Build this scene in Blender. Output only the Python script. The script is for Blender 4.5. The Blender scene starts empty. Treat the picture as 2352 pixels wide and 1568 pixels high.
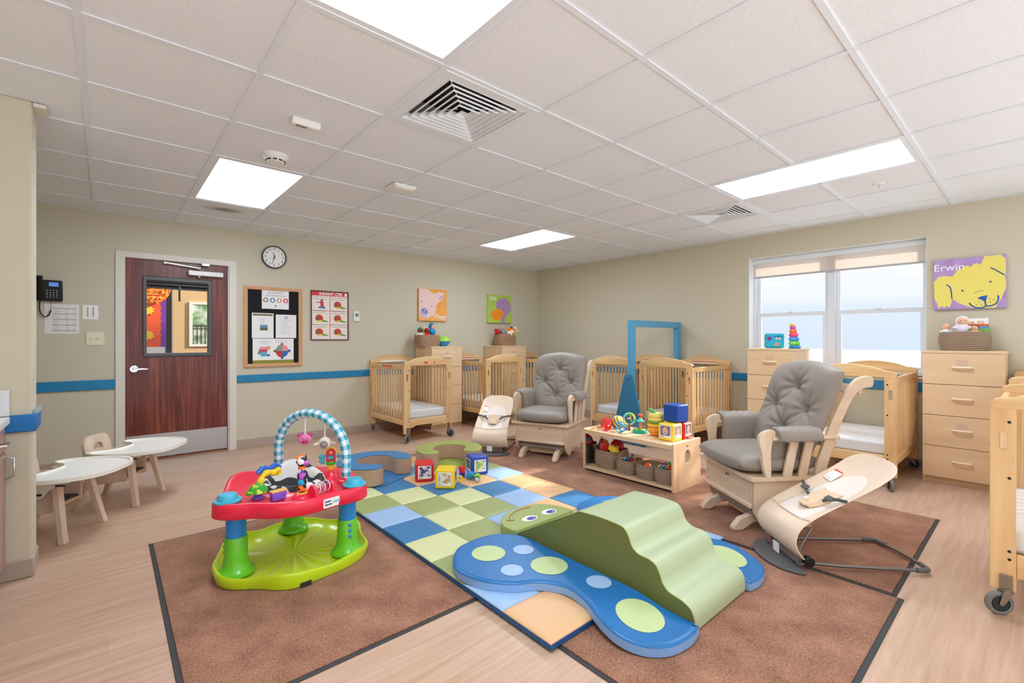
import bpy, bmesh, math, random
from math import sin, cos, pi, radians as R, exp, sqrt, atan2, hypot
from mathutils import Vector, Matrix, Euler
C = bpy.context.scene.collection
random.seed(7)

# ------------------------------------------------------------------ materials
def lin(c):
    return tuple((x/255/12.92 if x/255 <= .04045 else ((x/255+.055)/1.055)**2.4) for x in c) + (1,)
_M = {}
def mat(name, c, rough=.5, metal=0, spec=.5, c2=None, ns=None, nscale=(1,1,1), det=3, bump=0, bscale=None,
        kind=None, trans=0, ior=1.45, coat=0, emit=None, alpha=None, ramp=(.35,.65), sheen=0, coord='Object'):
    if name in _M: return _M[name]
    m = bpy.data.materials.new(name); m.use_nodes = True; nt = m.node_tree; N = nt.nodes; L = nt.links
    b = N['Principled BSDF']
    b.inputs['Base Color'].default_value = lin(c); b.inputs['Roughness'].default_value = rough
    b.inputs['Metallic'].default_value = metal; b.inputs['Specular IOR Level'].default_value = spec
    if trans: b.inputs['Transmission Weight'].default_value = trans; b.inputs['IOR'].default_value = ior
    if coat: b.inputs['Coat Weight'].default_value = coat; b.inputs['Coat Roughness'].default_value = .1
    if sheen: b.inputs['Sheen Weight'].default_value = sheen
    if emit: b.inputs['Emission Color'].default_value = lin(c); b.inputs['Emission Strength'].default_value = emit
    if alpha is not None:
        b.inputs['Alpha'].default_value = alpha
    if ns or bump:
        tc = N.new('ShaderNodeTexCoord'); mp = N.new('ShaderNodeMapping'); mp.inputs['Scale'].default_value = nscale
        L.new(tc.outputs[coord], mp.inputs['Vector'])
        n = N.new('ShaderNodeTexNoise'); n.inputs['Scale'].default_value = ns or bscale; n.inputs['Detail'].default_value = det
        L.new(mp.outputs[0], n.inputs['Vector'])
        if c2:
            r = N.new('ShaderNodeValToRGB'); r.color_ramp.elements[0].position = ramp[0]; r.color_ramp.elements[1].position = ramp[1]
            r.color_ramp.elements[0].color = lin(c); r.color_ramp.elements[1].color = lin(c2)
            L.new(n.outputs['Fac'], r.inputs[0]); L.new(r.outputs[0], b.inputs['Base Color'])
        if bump:
            n2 = n
            if bscale:
                n2 = N.new('ShaderNodeTexNoise'); n2.inputs['Scale'].default_value = bscale; n2.inputs['Detail'].default_value = 2
                L.new(mp.outputs[0], n2.inputs['Vector'])
            bp = N.new('ShaderNodeBump'); bp.inputs['Strength'].default_value = bump; bp.inputs['Distance'].default_value = .002
            L.new(n2.outputs['Fac'], bp.inputs['Height']); L.new(bp.outputs[0], b.inputs['Normal'])
    _M[name] = m
    return m
def wood(name, c, c2, axis='z', rough=.42, k=1.0):
    s = {'x':(.08,1,1), 'y':(1,.08,1), 'z':(1,1,.08)}[axis]
    m = mat(name, c, rough, c2=c2, ns=14*k, nscale=s, det=5, ramp=(.3,.72))
    return m

wall_m = mat('wall_paint', (206,198,174), .75, bump=.12, bscale=120)
wallr_m = wall_m
ceil_m = mat('ceiling_tile_fibre', (243,247,252), .95, c2=(234,239,245), ns=190, bump=.5, bscale=260, ramp=(.4,.6))
tee_m = mat('white_metal_tee', (234,240,248), .5)
white_m = mat('white_plastic', (238,237,232), .4)
trim_m = mat('cream_door_frame', (224,218,205), .5)
blue_rail_m = mat('blue_bumper_rail', (18,128,176), .45)
base_m = mat('taupe_vinyl_base', (178,160,145), .5)
black_m = mat('black_plastic', (22,22,24), .35)
blackrub_m = mat('black_rubber', (40,42,44), .7)
steel_m = mat('brushed_steel', (200,202,205), .32, metal=1, bump=.1, bscale=60, nscale=(1,1,12))
chrome_m = mat('chrome', (215,215,215), .2, metal=1)
dkgrey_m = mat('dark_grey_metal', (86,88,90), .45, metal=.3)
grey_pl = mat('grey_plastic', (96,98,100), .45)
maple = wood('maple_laminate', (235,205,166), (222,190,148), 'x', .4, .8)
maplez = wood('maple_vertical', (232,200,160), (218,186,144), 'z', .4, .8)
mapley = wood('maple_along_depth', (235,205,166), (222,190,148), 'y', .4, .8)
pine_x = wood('crib_wood_cross', (240,206,152), (216,172,116), 'x', .38, 1.2)
pine_y = wood('crib_wood_long', (238,202,148), (214,170,114), 'y', .38, 1.2)
pine_z = wood('crib_wood_upright', (238,202,150), (214,170,116), 'z', .38, 1.2)
gl_x = wood('glider_wood_cross', (230,206,178), (214,186,154), 'x', .45, 1.0)
gl_z = wood('glider_wood_upright', (230,206,180), (212,184,154), 'z', .45, 1.0)
gl_y = wood('glider_wood_depth', (232,208,180), (214,188,158), 'y', .45, 1.0)
chair_w = wood('low_chair_wood', (228,204,182), (212,184,160), 'z', .5, 1.0)
matt_w = mat('mattress_cover', (240,240,240), .6, bump=.25, bscale=40)
white_v = mat('white_paper', (244,243,240), .45)
acryl_m = None
def acrylic():
    m = bpy.data.materials.new('clear_acrylic'); m.use_nodes = True; nt = m.node_tree; N = nt.nodes; L = nt.links
    N.remove(N['Principled BSDF']); o = N['Material Output']
    t = N.new('ShaderNodeBsdfTransparent'); g = N.new('ShaderNodeBsdfGlossy'); g.inputs['Roughness'].default_value = .03
    t.inputs['Color'].default_value = (.985,.99,.99,1)
    lw = N.new('ShaderNodeLayerWeight'); lw.inputs['Blend'].default_value = .5; pw = N.new('ShaderNodeMath'); pw.operation = 'POWER'; pw.inputs[1].default_value = 5
    L.new(lw.outputs['Facing'], pw.inputs[0]); f = N.new('ShaderNodeMath'); f.operation = 'MULTIPLY_ADD'; f.inputs[1].default_value = .5; f.inputs[2].default_value = .02
    L.new(pw.outputs[0], f.inputs[0]); x = N.new('ShaderNodeMixShader')
    L.new(f.outputs[0], x.inputs[0]); L.new(t.outputs[0], x.inputs[1]); L.new(g.outputs[0], x.inputs[2]); L.new(x.outputs[0], o.inputs[0])
    return m
acryl_m = acrylic()

# ------------------------------------------------------------------ mesh builder
class MB:
    def __init__(s): s.v = []; s.f = []; s.m = []
    def add(s, vs, fs, mi=0, M=None):
        o = len(s.v)
        s.v += [tuple(M @ Vector(v)) if M else tuple(v) for v in vs]
        for i, f in enumerate(fs):
            s.f.append([o+a for a in f]); s.m.append(mi[i] if isinstance(mi, list) else mi)
        return s
    def box(s, a, b, mi=0, M=None):
        x0,y0,z0 = a; x1,y1,z1 = b
        vs = [(x0,y0,z0),(x1,y0,z0),(x1,y1,z0),(x0,y1,z0),(x0,y0,z1),(x1,y0,z1),(x1,y1,z1),(x0,y1,z1)]
        return s.add(vs, [(0,3,2,1),(4,5,6,7),(0,1,5,4),(1,2,6,5),(2,3,7,6),(3,0,4,7)], mi, M)
    def loft(s, rings, mi=0, M=None, cap=True, closed=True, loop=False):
        n = len(rings[0]); vs = [p for r in rings for p in r]; fs = []
        k = len(rings)
        for i in range(k if loop else k-1):
            j2 = (i+1) % k
            for j in range(n if closed else n-1):
                a = i*n+j; b = i*n+(j+1) % n; c = j2*n+(j+1) % n; d = j2*n+j
                fs.append((a,b,c,d))
        if cap and closed and not loop:
            fs.append(tuple(range(n-1,-1,-1))); fs.append(tuple((k-1)*n+j for j in range(n)))
        return s.add(vs, fs, mi, M)
    def prism(s, pts, lo, hi, ax='z', mi=0, M=None):
        def q(p, t):
            return {'z':(p[0],p[1],t), 'y':(p[0],t,p[1]), 'x':(t,p[0],p[1])}[ax]
        return s.loft([[q(p,lo) for p in pts],[q(p,hi) for p in pts]], mi, M)
    def plate(s, outer, holes, lo, hi, ax='z', mi=0, M=None):
        bm = bmesh.new(); es = []
        loops = [outer]+holes
        for lp in loops:
            vv = [bm.verts.new((p[0],p[1],0)) for p in lp]
            for i in range(len(vv)): es.append(bm.edges.new((vv[i],vv[(i+1) % len(vv)])))
        bmesh.ops.triangle_fill(bm, use_beauty=True, use_dissolve=False, edges=es)
        bm.verts.index_update()
        P = [(v.co.x,v.co.y) for v in bm.verts]; T = [[v.index for v in f.verts] for f in bm.faces]; bm.free()
        def q(p, t):
            return {'z':(p[0],p[1],t), 'y':(p[0],t,p[1]), 'x':(t,p[0],p[1])}[ax]
        n = len(P)
        fs = [tuple(t) for t in T] + [tuple(n+i for i in reversed(t)) for t in T]
        o = 0
        for lp in loops:
            k = len(lp)
            for i in range(k):
                a = o+i; b = o+(i+1) % k; fs.append((a,b,n+b,n+a))
            o += k
        return s.add([q(p,lo) for p in P]+[q(p,hi) for p in P], fs, mi, M)
    def tube(s, pts, r, n=10, mi=0, M=None, closed=False, mf=None):
        pts = [Vector(p) for p in pts]; k = len(pts); rings = []
        up = None
        for i, p in enumerate(pts):
            a = pts[i-1] if (i > 0 or closed) else p; b = pts[(i+1) % k] if (i < k-1 or closed) else p
            t = (b-a).normalized()
            if up is None: up = Vector((0,0,1)) if abs(t.z) < .9 else Vector((1,0,0))
            x = t.cross(up); 
            if x.length < 1e-4: x = t.cross(Vector((0,1,0)))
            x.normalize(); y = x.cross(t).normalized(); up = y
            rr = r[i] if isinstance(r, (list,tuple)) else r
            rings.append([tuple(p + x*rr*cos(2*pi*j/n) + y*rr*sin(2*pi*j/n)) for j in range(n)])
        o = len(s.m)
        s.loft(rings, mi, M, loop=closed)
        if mf:
            q = 0
            for i in range(k if closed else k-1):
                for j in range(n):
                    s.m[o+q] = mf(i,j); q += 1
        return s
    def cyl(s, p, q, r, r2=None, n=20, mi=0, M=None):
        return s.tube([p,q], [r, r if r2 is None else r2], n, mi, M)
    def lathe(s, prof, c=(0,0,0), n=28, mi=0, M=None, sx=1, sy=1, mf=None):
        rings = [[(c[0]+r*sx*cos(2*pi*j/n), c[1]+r*sy*sin(2*pi*j/n), c[2]+z) for j in range(n)] for r, z in prof]
        o = len(s.m); s.loft(rings, mi, M)
        if mf:
            q = 0
            for i in range(len(prof)-1):
                for j in range(n): s.m[o+q] = mf(i,j); q += 1
        return s
    def ball(s, c, r, mi=0, M=None, n=20, m=12, mf=None):
        if not isinstance(r, (tuple,list)): r = (r,r,r)
        prof = [(sin(pi*i/m), -cos(pi*i/m)) for i in range(m+1)]
        prof[0] = (.001,-1); prof[-1] = (.001,1)
        rings = [[(c[0]+r[0]*a*cos(2*pi*j/n), c[1]+r[1]*a*sin(2*pi*j/n), c[2]+r[2]*z) for j in range(n)] for a, z in prof]
        o = len(s.m); s.loft(rings, mi, M)
        if mf:
            q = 0
            for i in range(m):
                for j in range(n): s.m[o+q] = mf(i,j); q += 1
        return s
    def torus(s, c, R_, r, n=32, k=10, mi=0, M=None, T=None):
        pts = [(R_*cos(2*pi*i/n), R_*sin(2*pi*i/n), 0) for i in range(n)]
        T = T or Matrix.Identity(4)
        MM = Matrix.Translation(c) @ T
        if M: MM = M @ MM
        return s.tube(pts, r, k, mi, MM, closed=True)
    def grid(s, f, nu, nv, mi=0, M=None, closeu=False):
        vs = [f(i/(nu-1), j/(nv-1)) for j in range(nv) for i in range(nu)]
        fs = [(j*nu+i, j*nu+i+1, (j+1)*nu+i+1, (j+1)*nu+i) for j in range(nv-1) for i in range(nu-1)]
        return s.add(vs, fs, mi, M)
    def cushion(s, outline, top, bot, nu=40, nv=40, mi=0, M=None):
        """closed padded shape: two skins meeting at the rim; outline(u,v)->(x,y); top/bot(u,v)->z"""
        vs = []; fs = []
        for side in (0,1):
            for j in range(nv):
                for i in range(nu):
                    u = -cos(pi*i/(nu-1)); v = -cos(pi*j/(nv-1))
                    x, y = outline(u,v); vs.append((x,y,(top if side == 0 else bot)(u,v)))
        n = nu*nv
        for j in range(nv-1):
            for i in range(nu-1):
                a = j*nu+i; fs.append((a,a+1,a+nu+1,a+nu)); fs.append((n+a,n+a+nu,n+a+nu+1,n+a+1))
        rim = [i for i in range(nu)]+[j*nu+nu-1 for j in range(1,nv)]+[(nv-1)*nu+i for i in range(nu-2,-1,-1)]+[j*nu for j in range(nv-2,0,-1)]
        for i in range(len(rim)):
            a = rim[i]; b = rim[(i+1) % len(rim)]; fs.append((b,a,n+a,n+b))
        return s.add(vs, fs, mi, M)
    def build(s, name, mats, parent=None, bevel=0, seg=2, smooth=True, angle=38, sub=0, label=None, fix=True):
        me = bpy.data.meshes.new(name); me.from_pydata(s.v, [], s.f)
        if not isinstance(mats, (list,tuple)): mats = [mats]
        for m in mats: me.materials.append(m)
        me.polygons.foreach_set('material_index', s.m)
        if fix:
            bm = bmesh.new(); bm.from_mesh(me)
            if bevel: bmesh.ops.remove_doubles(bm, verts=bm.verts, dist=1e-6)
            bmesh.ops.recalc_face_normals(bm, faces=bm.faces); bm.to_mesh(me); bm.free()
        if smooth:
            me.polygons.foreach_set('use_smooth', [True]*len(me.polygons)); me.set_sharp_from_angle(angle=R(angle))
        me.update()
        o = bpy.data.objects.new(name, me); C.objects.link(o)
        if parent: o.parent = parent
        if bevel:
            b = o.modifiers.new('bevel','BEVEL'); b.width = bevel; b.segments = seg; b.limit_method = 'ANGLE'; b.angle_limit = R(40)
            b.harden_normals = False
        if sub:
            q = o.modifiers.new('sub','SUBSURF'); q.levels = sub; q.render_levels = sub
        if label: o['label'] = label
        return o

def tag(o, label, cat, group=None):
    o['label'] = label; o['category'] = cat
    if group: o['group'] = group
    return o
def thing(name, label, cat, loc=(0,0,0), rz=0, group=None, rot=None):
    o = bpy.data.objects.new(name, None); C.objects.link(o); o.empty_display_size = .05
    o.location = loc; o.rotation_euler = rot or (0,0,rz)
    return tag(o, label, cat, group)
def struct(o, label=None):
    o['kind'] = 'structure'
    if label: o['label'] = label
    return o
def dup(root, loc, rz=None, label=None, group=None):
    r = root.copy(); C.objects.link(r); r.location = loc
    if rz is not None: r.rotation_euler = (0,0,rz)
    if label: r['label'] = label
    if group: r['group'] = group
    for ch in list(root.children):
        c = ch.copy(); C.objects.link(c); c.parent = r
        for g in ch.children:
            d = g.copy(); C.objects.link(d); d.parent = c
    return r
def txt(s, name, size, loc, rot, m, parent=None, ext=.0006, ax='CENTER', sx=1, bold=0):
    cu = bpy.data.curves.new(name, 'FONT'); cu.body = s; cu.size = size; cu.extrude = ext; cu.align_x = ax; cu.align_y = 'CENTER'
    cu.offset = bold; cu.resolution_u = 3
    o = bpy.data.objects.new(name, cu); C.objects.link(o)
    bpy.context.view_layer.update()
    me = bpy.data.meshes.new_from_object(o.evaluated_get(bpy.context.evaluated_depsgraph_get()))
    bpy.data.objects.remove(o); bpy.data.curves.remove(cu)
    me.materials.clear(); me.materials.append(m)
    q = bpy.data.objects.new(name, me); C.objects.link(q); q.location = loc; q.rotation_euler = rot; q.scale = (sx,1,1)
    if parent: q.parent = parent
    return q
def ell(cx, cy, rx, ry, n=28, rot=0):
    return [(cx+rx*cos(2*pi*i/n)*cos(rot)-ry*sin(2*pi*i/n)*sin(rot), cy+rx*cos(2*pi*i/n)*sin(rot)+ry*sin(2*pi*i/n)*cos(rot)) for i in range(n)]
def rrect(x0, y0, x1, y1, r, n=6):
    p = []
    for cx, cy, a in ((x1-r,y0+r,-pi/2),(x1-r,y1-r,0),(x0+r,y1-r,pi/2),(x0+r,y0+r,pi)):
        for i in range(n+1):
            t = a+pi/2*i/n; p.append((cx+r*cos(t), cy+r*sin(t)))
    return p
def spl(pts, k=6, closed=True):
    n = len(pts); out = []
    for i in range(n if closed else n-1):
        g = lambda j: pts[j % n] if closed else pts[max(0,min(n-1,j))]
        p0,p1,p2,p3 = g(i-1),g(i),g(i+1),g(i+2)
        for t in range(k):
            t /= k
            out.append(tuple(.5*((2*b)+(-a+c)*t+(2*a-5*b+4*c-d)*t*t+(-a+3*b-3*c+d)*t**3) for a,b,c,d in zip(p0,p1,p2,p3)))
    if not closed: out.append(tuple(pts[-1]))
    return out
def T(*a): return Matrix.Translation(a)
def RX(a): return Matrix.Rotation(R(a),4,'X')
def RY(a): return Matrix.Rotation(R(a),4,'Y')
def RZ(a): return Matrix.Rotation(R(a),4,'Z')

XR, YB, ZC = 5.70, 5.835, 2.418
GX, GY, GT = .5224, 1.746, .6096
YO = -1.30

# ------------------------------------------------------------------ the room
fm = bpy.data.materials.new('oak_vinyl_plank'); fm.use_nodes = True
def floor_mat(m):
    nt = m.node_tree; N = nt.nodes; L = nt.links; b = N['Principled BSDF']; b.inputs['Roughness'].default_value = .42
    tc = N.new('ShaderNodeTexCoord')
    br = N.new('ShaderNodeTexBrick'); br.inputs['Scale'].default_value = 1; br.inputs['Brick Width'].default_value = 1.22
    br.inputs['Row Height'].default_value = .18; br.inputs['Mortar Size'].default_value = .0012; br.offset = .37
    br.inputs['Color1'].default_value = (.45,.45,.45,1); br.inputs['Color2'].default_value = (.62,.62,.62,1); br.inputs['Mortar'].default_value = (.3,.3,.3,1)
    L.new(tc.outputs['Object'], br.inputs['Vector'])
    mp = N.new('ShaderNodeMapping'); mp.inputs['Scale'].default_value = (.55,9,1); L.new(tc.outputs['Object'], mp.inputs['Vector'])
    n = N.new('ShaderNodeTexNoise'); n.inputs['Scale'].default_value = 3.5; n.inputs['Detail'].default_value = 7; n.inputs['Roughness'].default_value = .62
    n.inputs['Distortion'].default_value = .6
    L.new(mp.outputs[0], n.inputs['Vector'])
    r = N.new('ShaderNodeValToRGB'); r.color_ramp.elements[0].position = .3; r.color_ramp.elements[1].position = .72
    r.color_ramp.elements[0].color = lin((186,149,122)); r.color_ramp.elements[1].color = lin((212,181,156))
    L.new(n.outputs['Fac'], r.inputs[0])
    mx = N.new('ShaderNodeMix'); mx.data_type = 'RGBA'; mx.blend_type = 'SOFT_LIGHT'; mx.inputs[0].default_value = .55
    L.new(r.outputs[0], mx.inputs[6]); L.new(br.outputs['Color'], mx.inputs[7]); L.new(mx.outputs[2], b.inputs['Base Color'])
    bp = N.new('ShaderNodeBump'); bp.inputs['Strength'].default_value = .12; bp.inputs['Distance'].default_value = .002
    L.new(n.outputs['Fac'], bp.inputs['Height']); L.new(bp.outputs[0], b.inputs['Normal'])
floor_mat(fm)
struct(MB().box((-2.6,YO,-.1),(XR+.15,YB+.15,0)).build('floor', fm, smooth=False))
struct(MB().box((-2.6,YB+.15,-.1),(3.2,9.0,0)).build('floor', fm, smooth=False))

# ceiling tiles (skipping the lights and the diffusers) and the tee grid
lights = [(0,3,1,2),(0,-2,1,2),(5,-2,1,2),(5,3,1,2)]
diffs = [(1,0),(6,0)]
skip = set()
for i,j,a,b in lights:
    for x in range(a):
        for y in range(b): skip.add((i+x,j+y))
skip |= set(diffs)
c = MB()
for i in range(-6,9):
    for j in range(-5,7):
        if (i,j) in skip: continue
        x0 = GX+i*GT; y0 = GY+j*GT; x1 = min(x0+GT, XR+.02); y1 = min(y0+GT, YB+.02)
        c.box((x0+.0005,y0+.0005,ZC+.006),(x1-.0005,y1-.0005,ZC+.02))
struct(c.build('ceiling', ceil_m, smooth=False))
g = MB()
for i in range(-6,10):
    x = GX+i*GT
    if x > XR: continue
    # tees parallel to the window wall, interrupted by lights that span two tiles
    g.box((x-.0125,GY-5*GT,ZC),(x+.0125,YB,ZC+.005))
for j in range(-5,8):
    y = GY+j*GT
    if y > YB: continue
    blocks = []
    for (a,b,w,h) in lights:
        if b < j < b+h: blocks.append((GX+a*GT+.0125, GX+(a+w)*GT-.0125))
    xs = GX-6*GT
    for b0,b1 in sorted(blocks):
        g.box((xs,y-.0125,ZC-.0006),(b0,y+.0125,ZC+.005)); xs = b1
    g.box((xs,y-.0125,ZC-.0006),(XR,y+.0125,ZC+.005))
g.box((-2.6,YB-.02,ZC-.001),(XR,YB,ZC+.004)); g.box((XR-.02,YO,ZC-.001),(XR,YB,ZC+.004))
struct(g.build('trim_1', tee_m, smooth=False), 'white metal ceiling grid')
sm_ = bpy.data.materials.new('grey_smudge'); sm_.use_nodes = True
def smudge(m):
    nt = m.node_tree; N = nt.nodes; L = nt.links; b = N['Principled BSDF']; b.inputs['Base Color'].default_value = lin((150,140,130)); b.inputs['Roughness'].default_value = .95
    tc = N.new('ShaderNodeTexCoord'); g = N.new('ShaderNodeTexGradient'); g.gradient_type = 'SPHERICAL'; mp = N.new('ShaderNodeMapping'); mp.inputs['Scale'].default_value = (5.5,9,9)
    n = N.new('ShaderNodeTexNoise'); n.inputs['Scale'].default_value = 16; mu = N.new('ShaderNodeMath'); mu.operation = 'MULTIPLY'; m2 = N.new('ShaderNodeMath'); m2.operation = 'MULTIPLY'; m2.inputs[1].default_value = 1.3; m2.use_clamp = True
    L.new(tc.outputs['Object'],mp.inputs[0]); L.new(mp.outputs[0],g.inputs[0]); L.new(tc.outputs['Object'],n.inputs['Vector']); L.new(g.outputs['Fac'],mu.inputs[0]); L.new(n.outputs['Fac'],mu.inputs[1]); L.new(mu.outputs[0],m2.inputs[0]); L.new(m2.outputs[0],b.inputs['Alpha'])
smudge(sm_)
o = struct(MB().add([(-.22,-.14,0),(.22,-.14,0),(.22,.14,0),(-.22,.14,0)],[(0,1,2,3)]).build('trim_8', sm_, smooth=False), 'grey dust smudge on the ceiling tile beyond the light near the door'); o.location = (.82,5.04,ZC+.0055)
struct(MB().box((-2.6,YO,ZC+.16),(XR+.15,YB+.15,ZC+.26)).build('ceiling', mat('plenum', (120,118,114), .9), smooth=False), 'slab above the ceiling tiles')

# back wall with the door opening
D0,D1,DH = .105,1.0,2.035
w = MB()
w.box((-2.6,YB,0),(D0,YB+.13,ZC+.16)); w.box((D1,YB,0),(XR+.13,YB+.13,ZC+.16)); w.box((D0,YB,DH),(D1,YB+.13,ZC+.16))
struct(w.build('wall_back', wall_m, smooth=False))
# window wall with the window opening
W0,W1,WZ0,WZ1 = .705,2.279,.86,2.16
w = MB()
w.box((XR,YO,0),(XR+.2,W0,ZC+.16)); w.box((XR,W1,0),(XR+.2,YB,ZC+.16)); w.box((XR,W0,0),(XR+.2,W1,WZ0)); w.box((XR,W0,WZ1),(XR+.2,W1,ZC+.16))
struct(w.build('wall_right', wallr_m, smooth=False))
struct(MB().box((-2.73,YO,0),(-2.6,YB+.13,ZC+.16)).build('wall_left', wall_m, smooth=False))
# partition end on the left
PX, PY0, PY1 = -.29, 3.39, 3.565
struct(MB().box((-2.6,PY0,0),(PX,PY1,ZC+.006)).build('wall_partition', wall_m, bevel=.012, seg=3))
b = MB().box((-2.6,PY0-.008,0),(PX+.008,PY1+.008,.1)); struct(b.build('baseboard_partition', base_m, bevel=.008))
rb = MB().box((-.395,PY0-.022,.742),(PX+.016,PY1+.02,.828)); struct(rb.build('trim_2', mat('bright_blue_rail',(0,112,184),.4), bevel=.006), 'bright blue bumper rail wrapping the partition end')
struct(MB().box((PX+.001,PY0+.005,.828),(PX+.022,PY1-.01,.85)).build('trim_3', mat('clear_guard',(190,215,225),.2,alpha=.5), bevel=.002), 'clear corner guard above the rail')
struct(MB().box((PX+.001,PY0+.0,ZC-.02),(PX+.05,PY0+.13,ZC-.002)).build('trim_4', trim_m, smooth=False), 'small cream plate where the partition meets the ceiling')
# baseboards and chair rails
def bb(name, a, b_): struct(MB().box(a,b_).build(name, base_m, bevel=.003))
bb('baseboard_back', (-2.6,YB-.008,0),(.05,YB,.1)); bb('baseboard_back', (1.07,YB-.008,0),(XR,YB,.1)); bb('baseboard_right', (XR-.008,YO,0),(XR,YB,.1))
def rail(n, a, b_, l): struct(MB().box(a,b_).build(n, blue_rail_m, bevel=.004), l)
rail('trim_5', (-2.6,YB-.016,.738),(.052,YB,.83), 'blue chair rail left of the door')
rail('trim_6', (1.067,YB-.016,.733),(XR,YB,.815), 'blue chair rail right of the door')
rail('trim_7', (XR-.016,YO,.722),(XR,YB,.81), 'blue chair rail on the window wall')

# door
dw = bpy.data.materials.new('mahogany_door'); dw.use_nodes = True
def door_mat(m):
    nt = m.node_tree; N = nt.nodes; L = nt.links; b = N['Principled BSDF']; b.inputs['Roughness'].default_value = .3
    tc = N.new('ShaderNodeTexCoord'); mp = N.new('ShaderNodeMapping'); mp.inputs['Scale'].default_value = (13,13,.55); L.new(tc.outputs['Object'], mp.inputs['Vector'])
    n = N.new('ShaderNodeTexNoise'); n.inputs['Scale'].default_value = 1.6; n.inputs['Detail'].default_value = 5; n.inputs['Distortion'].default_value = 1.4
    L.new(mp.outputs[0], n.inputs['Vector'])
    r = N.new('ShaderNodeValToRGB'); e = r.color_ramp.elements; e[0].position = .3; e[1].position = .75
    e[0].color = lin((88,36,30)); e[1].color = lin((158,84,58)); q = e.new(.52); q.color = lin((112,50,40))
    L.new(n.outputs['Fac'], r.inputs[0]); L.new(r.outputs[0], b.inputs['Base Color'])
door_mat(dw)
fr = MB()
fr.prism([(.052,0),(.122,0),(.122,2.008),(.995,2.008),(.995,0),(1.066,0),(1.066,2.065),(.052,2.065)],YB-.014,YB-.0005,'y')
fr.box((.1055,YB,0),(.126,YB+.13,2.0345)); fr.box((.984,YB,0),(.9995,YB+.13,2.0345)); fr.box((.126,YB,2.005),(.984,YB+.13,2.0345))
door = bpy.data.objects.new('door_1', None); C.objects.link(door); struct(door); door['label'] = 'dark red wood door with a square window and a steel kick plate'
fr.build('door_frame', trim_m, door, bevel=.003)
dy = YB+.022
def rect(x0,z0,x1,z1): return [(x0,z0),(x1,z0),(x1,z1),(x0,z1)]
MB().plate(rect(.128,.012,.982,2.003),[rect(.285,1.07,.81,1.80)],dy,dy+.045,'y').build('door_leaf', dw, door, smooth=False)
gf = MB().plate(rect(.258,1.035,.836,1.842),[rect(.29,1.072,.803,1.80)],dy-.016,dy+.06,'y')
wf = gf.build('window_frame', mat('dark_bronze_frame',(82,84,82),.4,metal=.2), door, bevel=.006)
MB().box((.28,dy+.02,1.06),(.815,dy+.024,1.81)).build('pane', acryl_m, wf, smooth=False)
sh = MB(); sh.cyl((.292,dy-.002,1.765),(.802,dy-.002,1.765),.024); sh.box((.292,dy+.0,1.72),(.802,dy+.006,1.795))
rs = sh.build('rolled_blind', black_m, door)
st = MB().box((.545,dy-.03,1.60),(.562,dy-.027,1.775)); st.build('blind_strap', mat('strap_black',(28,28,30),.5,c2=(210,210,210),ns=60,nscale=(3,1,1),ramp=(.6,.68)), rs, smooth=False)
MB().box((.13,dy-.002,.03),(.98,dy,.262)).build('kick_plate', steel_m, door, smooth=False)
h = MB(); h.cyl((.192,dy,.921),(.192,dy-.014,.921),.038,.034,28); h.cyl((.192,dy-.012,.921),(.192,dy-.055,.921),.014); h.loft([[(.185,dy-.05,.931),(.185,dy-.064,.931),(.185,dy-.064,.909),(.185,dy-.05,.909)],[(.30,dy-.046,.925),(.30,dy-.058,.925),(.30,dy-.058,.913),(.30,dy-.046,.913)]])
h.build('lever_handle', chrome_m, door, bevel=.002)
h = MB(); h.box((.625,dy-.07,1.875),(.935,dy-.002,1.925)); h.ball((.72,dy-.045,1.868),(.014,.014,.014)); cl = h.build('door_closer', mat('aluminium_paint',(205,203,196),.4,metal=.3), door, bevel=.004)
a = MB(); a.box((-.0,-.006,-.004),(.30,.006,.004),0,T(.432,dy-.05,1.985)@RY(6)); a.tube([(.432,dy-.05,1.982),(.70,dy-.05,1.966),(.725,dy-.05,1.95),(.745,dy-.045,1.93)],.006,8); a.box((.745,dy-.06,1.985),(.81,dy-.03,2.005)); a.cyl((.434,dy-.058,1.983),(.434,dy-.04,1.983),.009)
a.build('closer_arm', chrome_m, cl)

# the room beyond the door glass
struct(MB().box((.625,7.3,0),(3.2,7.4,2.7)).build('wall_beyond_door', mat('beyond_wall',(216,182,132),.8), smooth=False))
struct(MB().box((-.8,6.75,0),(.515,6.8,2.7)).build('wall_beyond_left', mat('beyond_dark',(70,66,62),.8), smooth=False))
struct(MB().box((.40,7.6,0),(.64,7.9,2.0)).build('gap_beyond_dark', mat('beyond_dark2',(50,48,46),.8), smooth=False))  # block coloured dark to stand for the dark gap beside the board
nb = thing('bulletin_board','orange paper board with purple scalloped border seen through the door glass','bulletin board',(0,6.72,0))
MB().box((.2,0,.8),(.512,.01,2.3)).build('border', mat('purple_paper',(122,50,170),.6), nb, smooth=False)
pts = [(.2,.9)]+[( .455+.012*(k%2), .9+k*.04) for k in range(36)]+[(.2,2.3)]
MB().prism(pts,-.003,0,'y').build('backing_paper', mat('orange_paper',(250,92,20),.6), nb, smooth=False)
tis = MB().ball((.36,-.02,1.80),(.19,.03,.19),n=40,m=30)
for k in range(len(tis.v)):
    x,y,z = tis.v[k]; tis.v[k] = (x, y-.03*random.random(), z)
tis.build('tissue_sun', mat('orange_tissue',(255,160,20),.6,c2=(255,120,0),ns=40), nb, smooth=False)
def star(cx,cz,r1,r2,n=9): return [(cx+(r1 if k%2 == 0 else r2)*cos(pi*k/n+.3), cz+(r1 if k%2 == 0 else r2)*sin(pi*k/n+.3)) for k in range(2*n)]
for z in (1.545,1.257): MB().prism(star(.35,z,.06,.036),-.012,-.004,'y').build('paper_star', mat('yellow_paper',(255,215,40),.6), nb, smooth=False)
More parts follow.
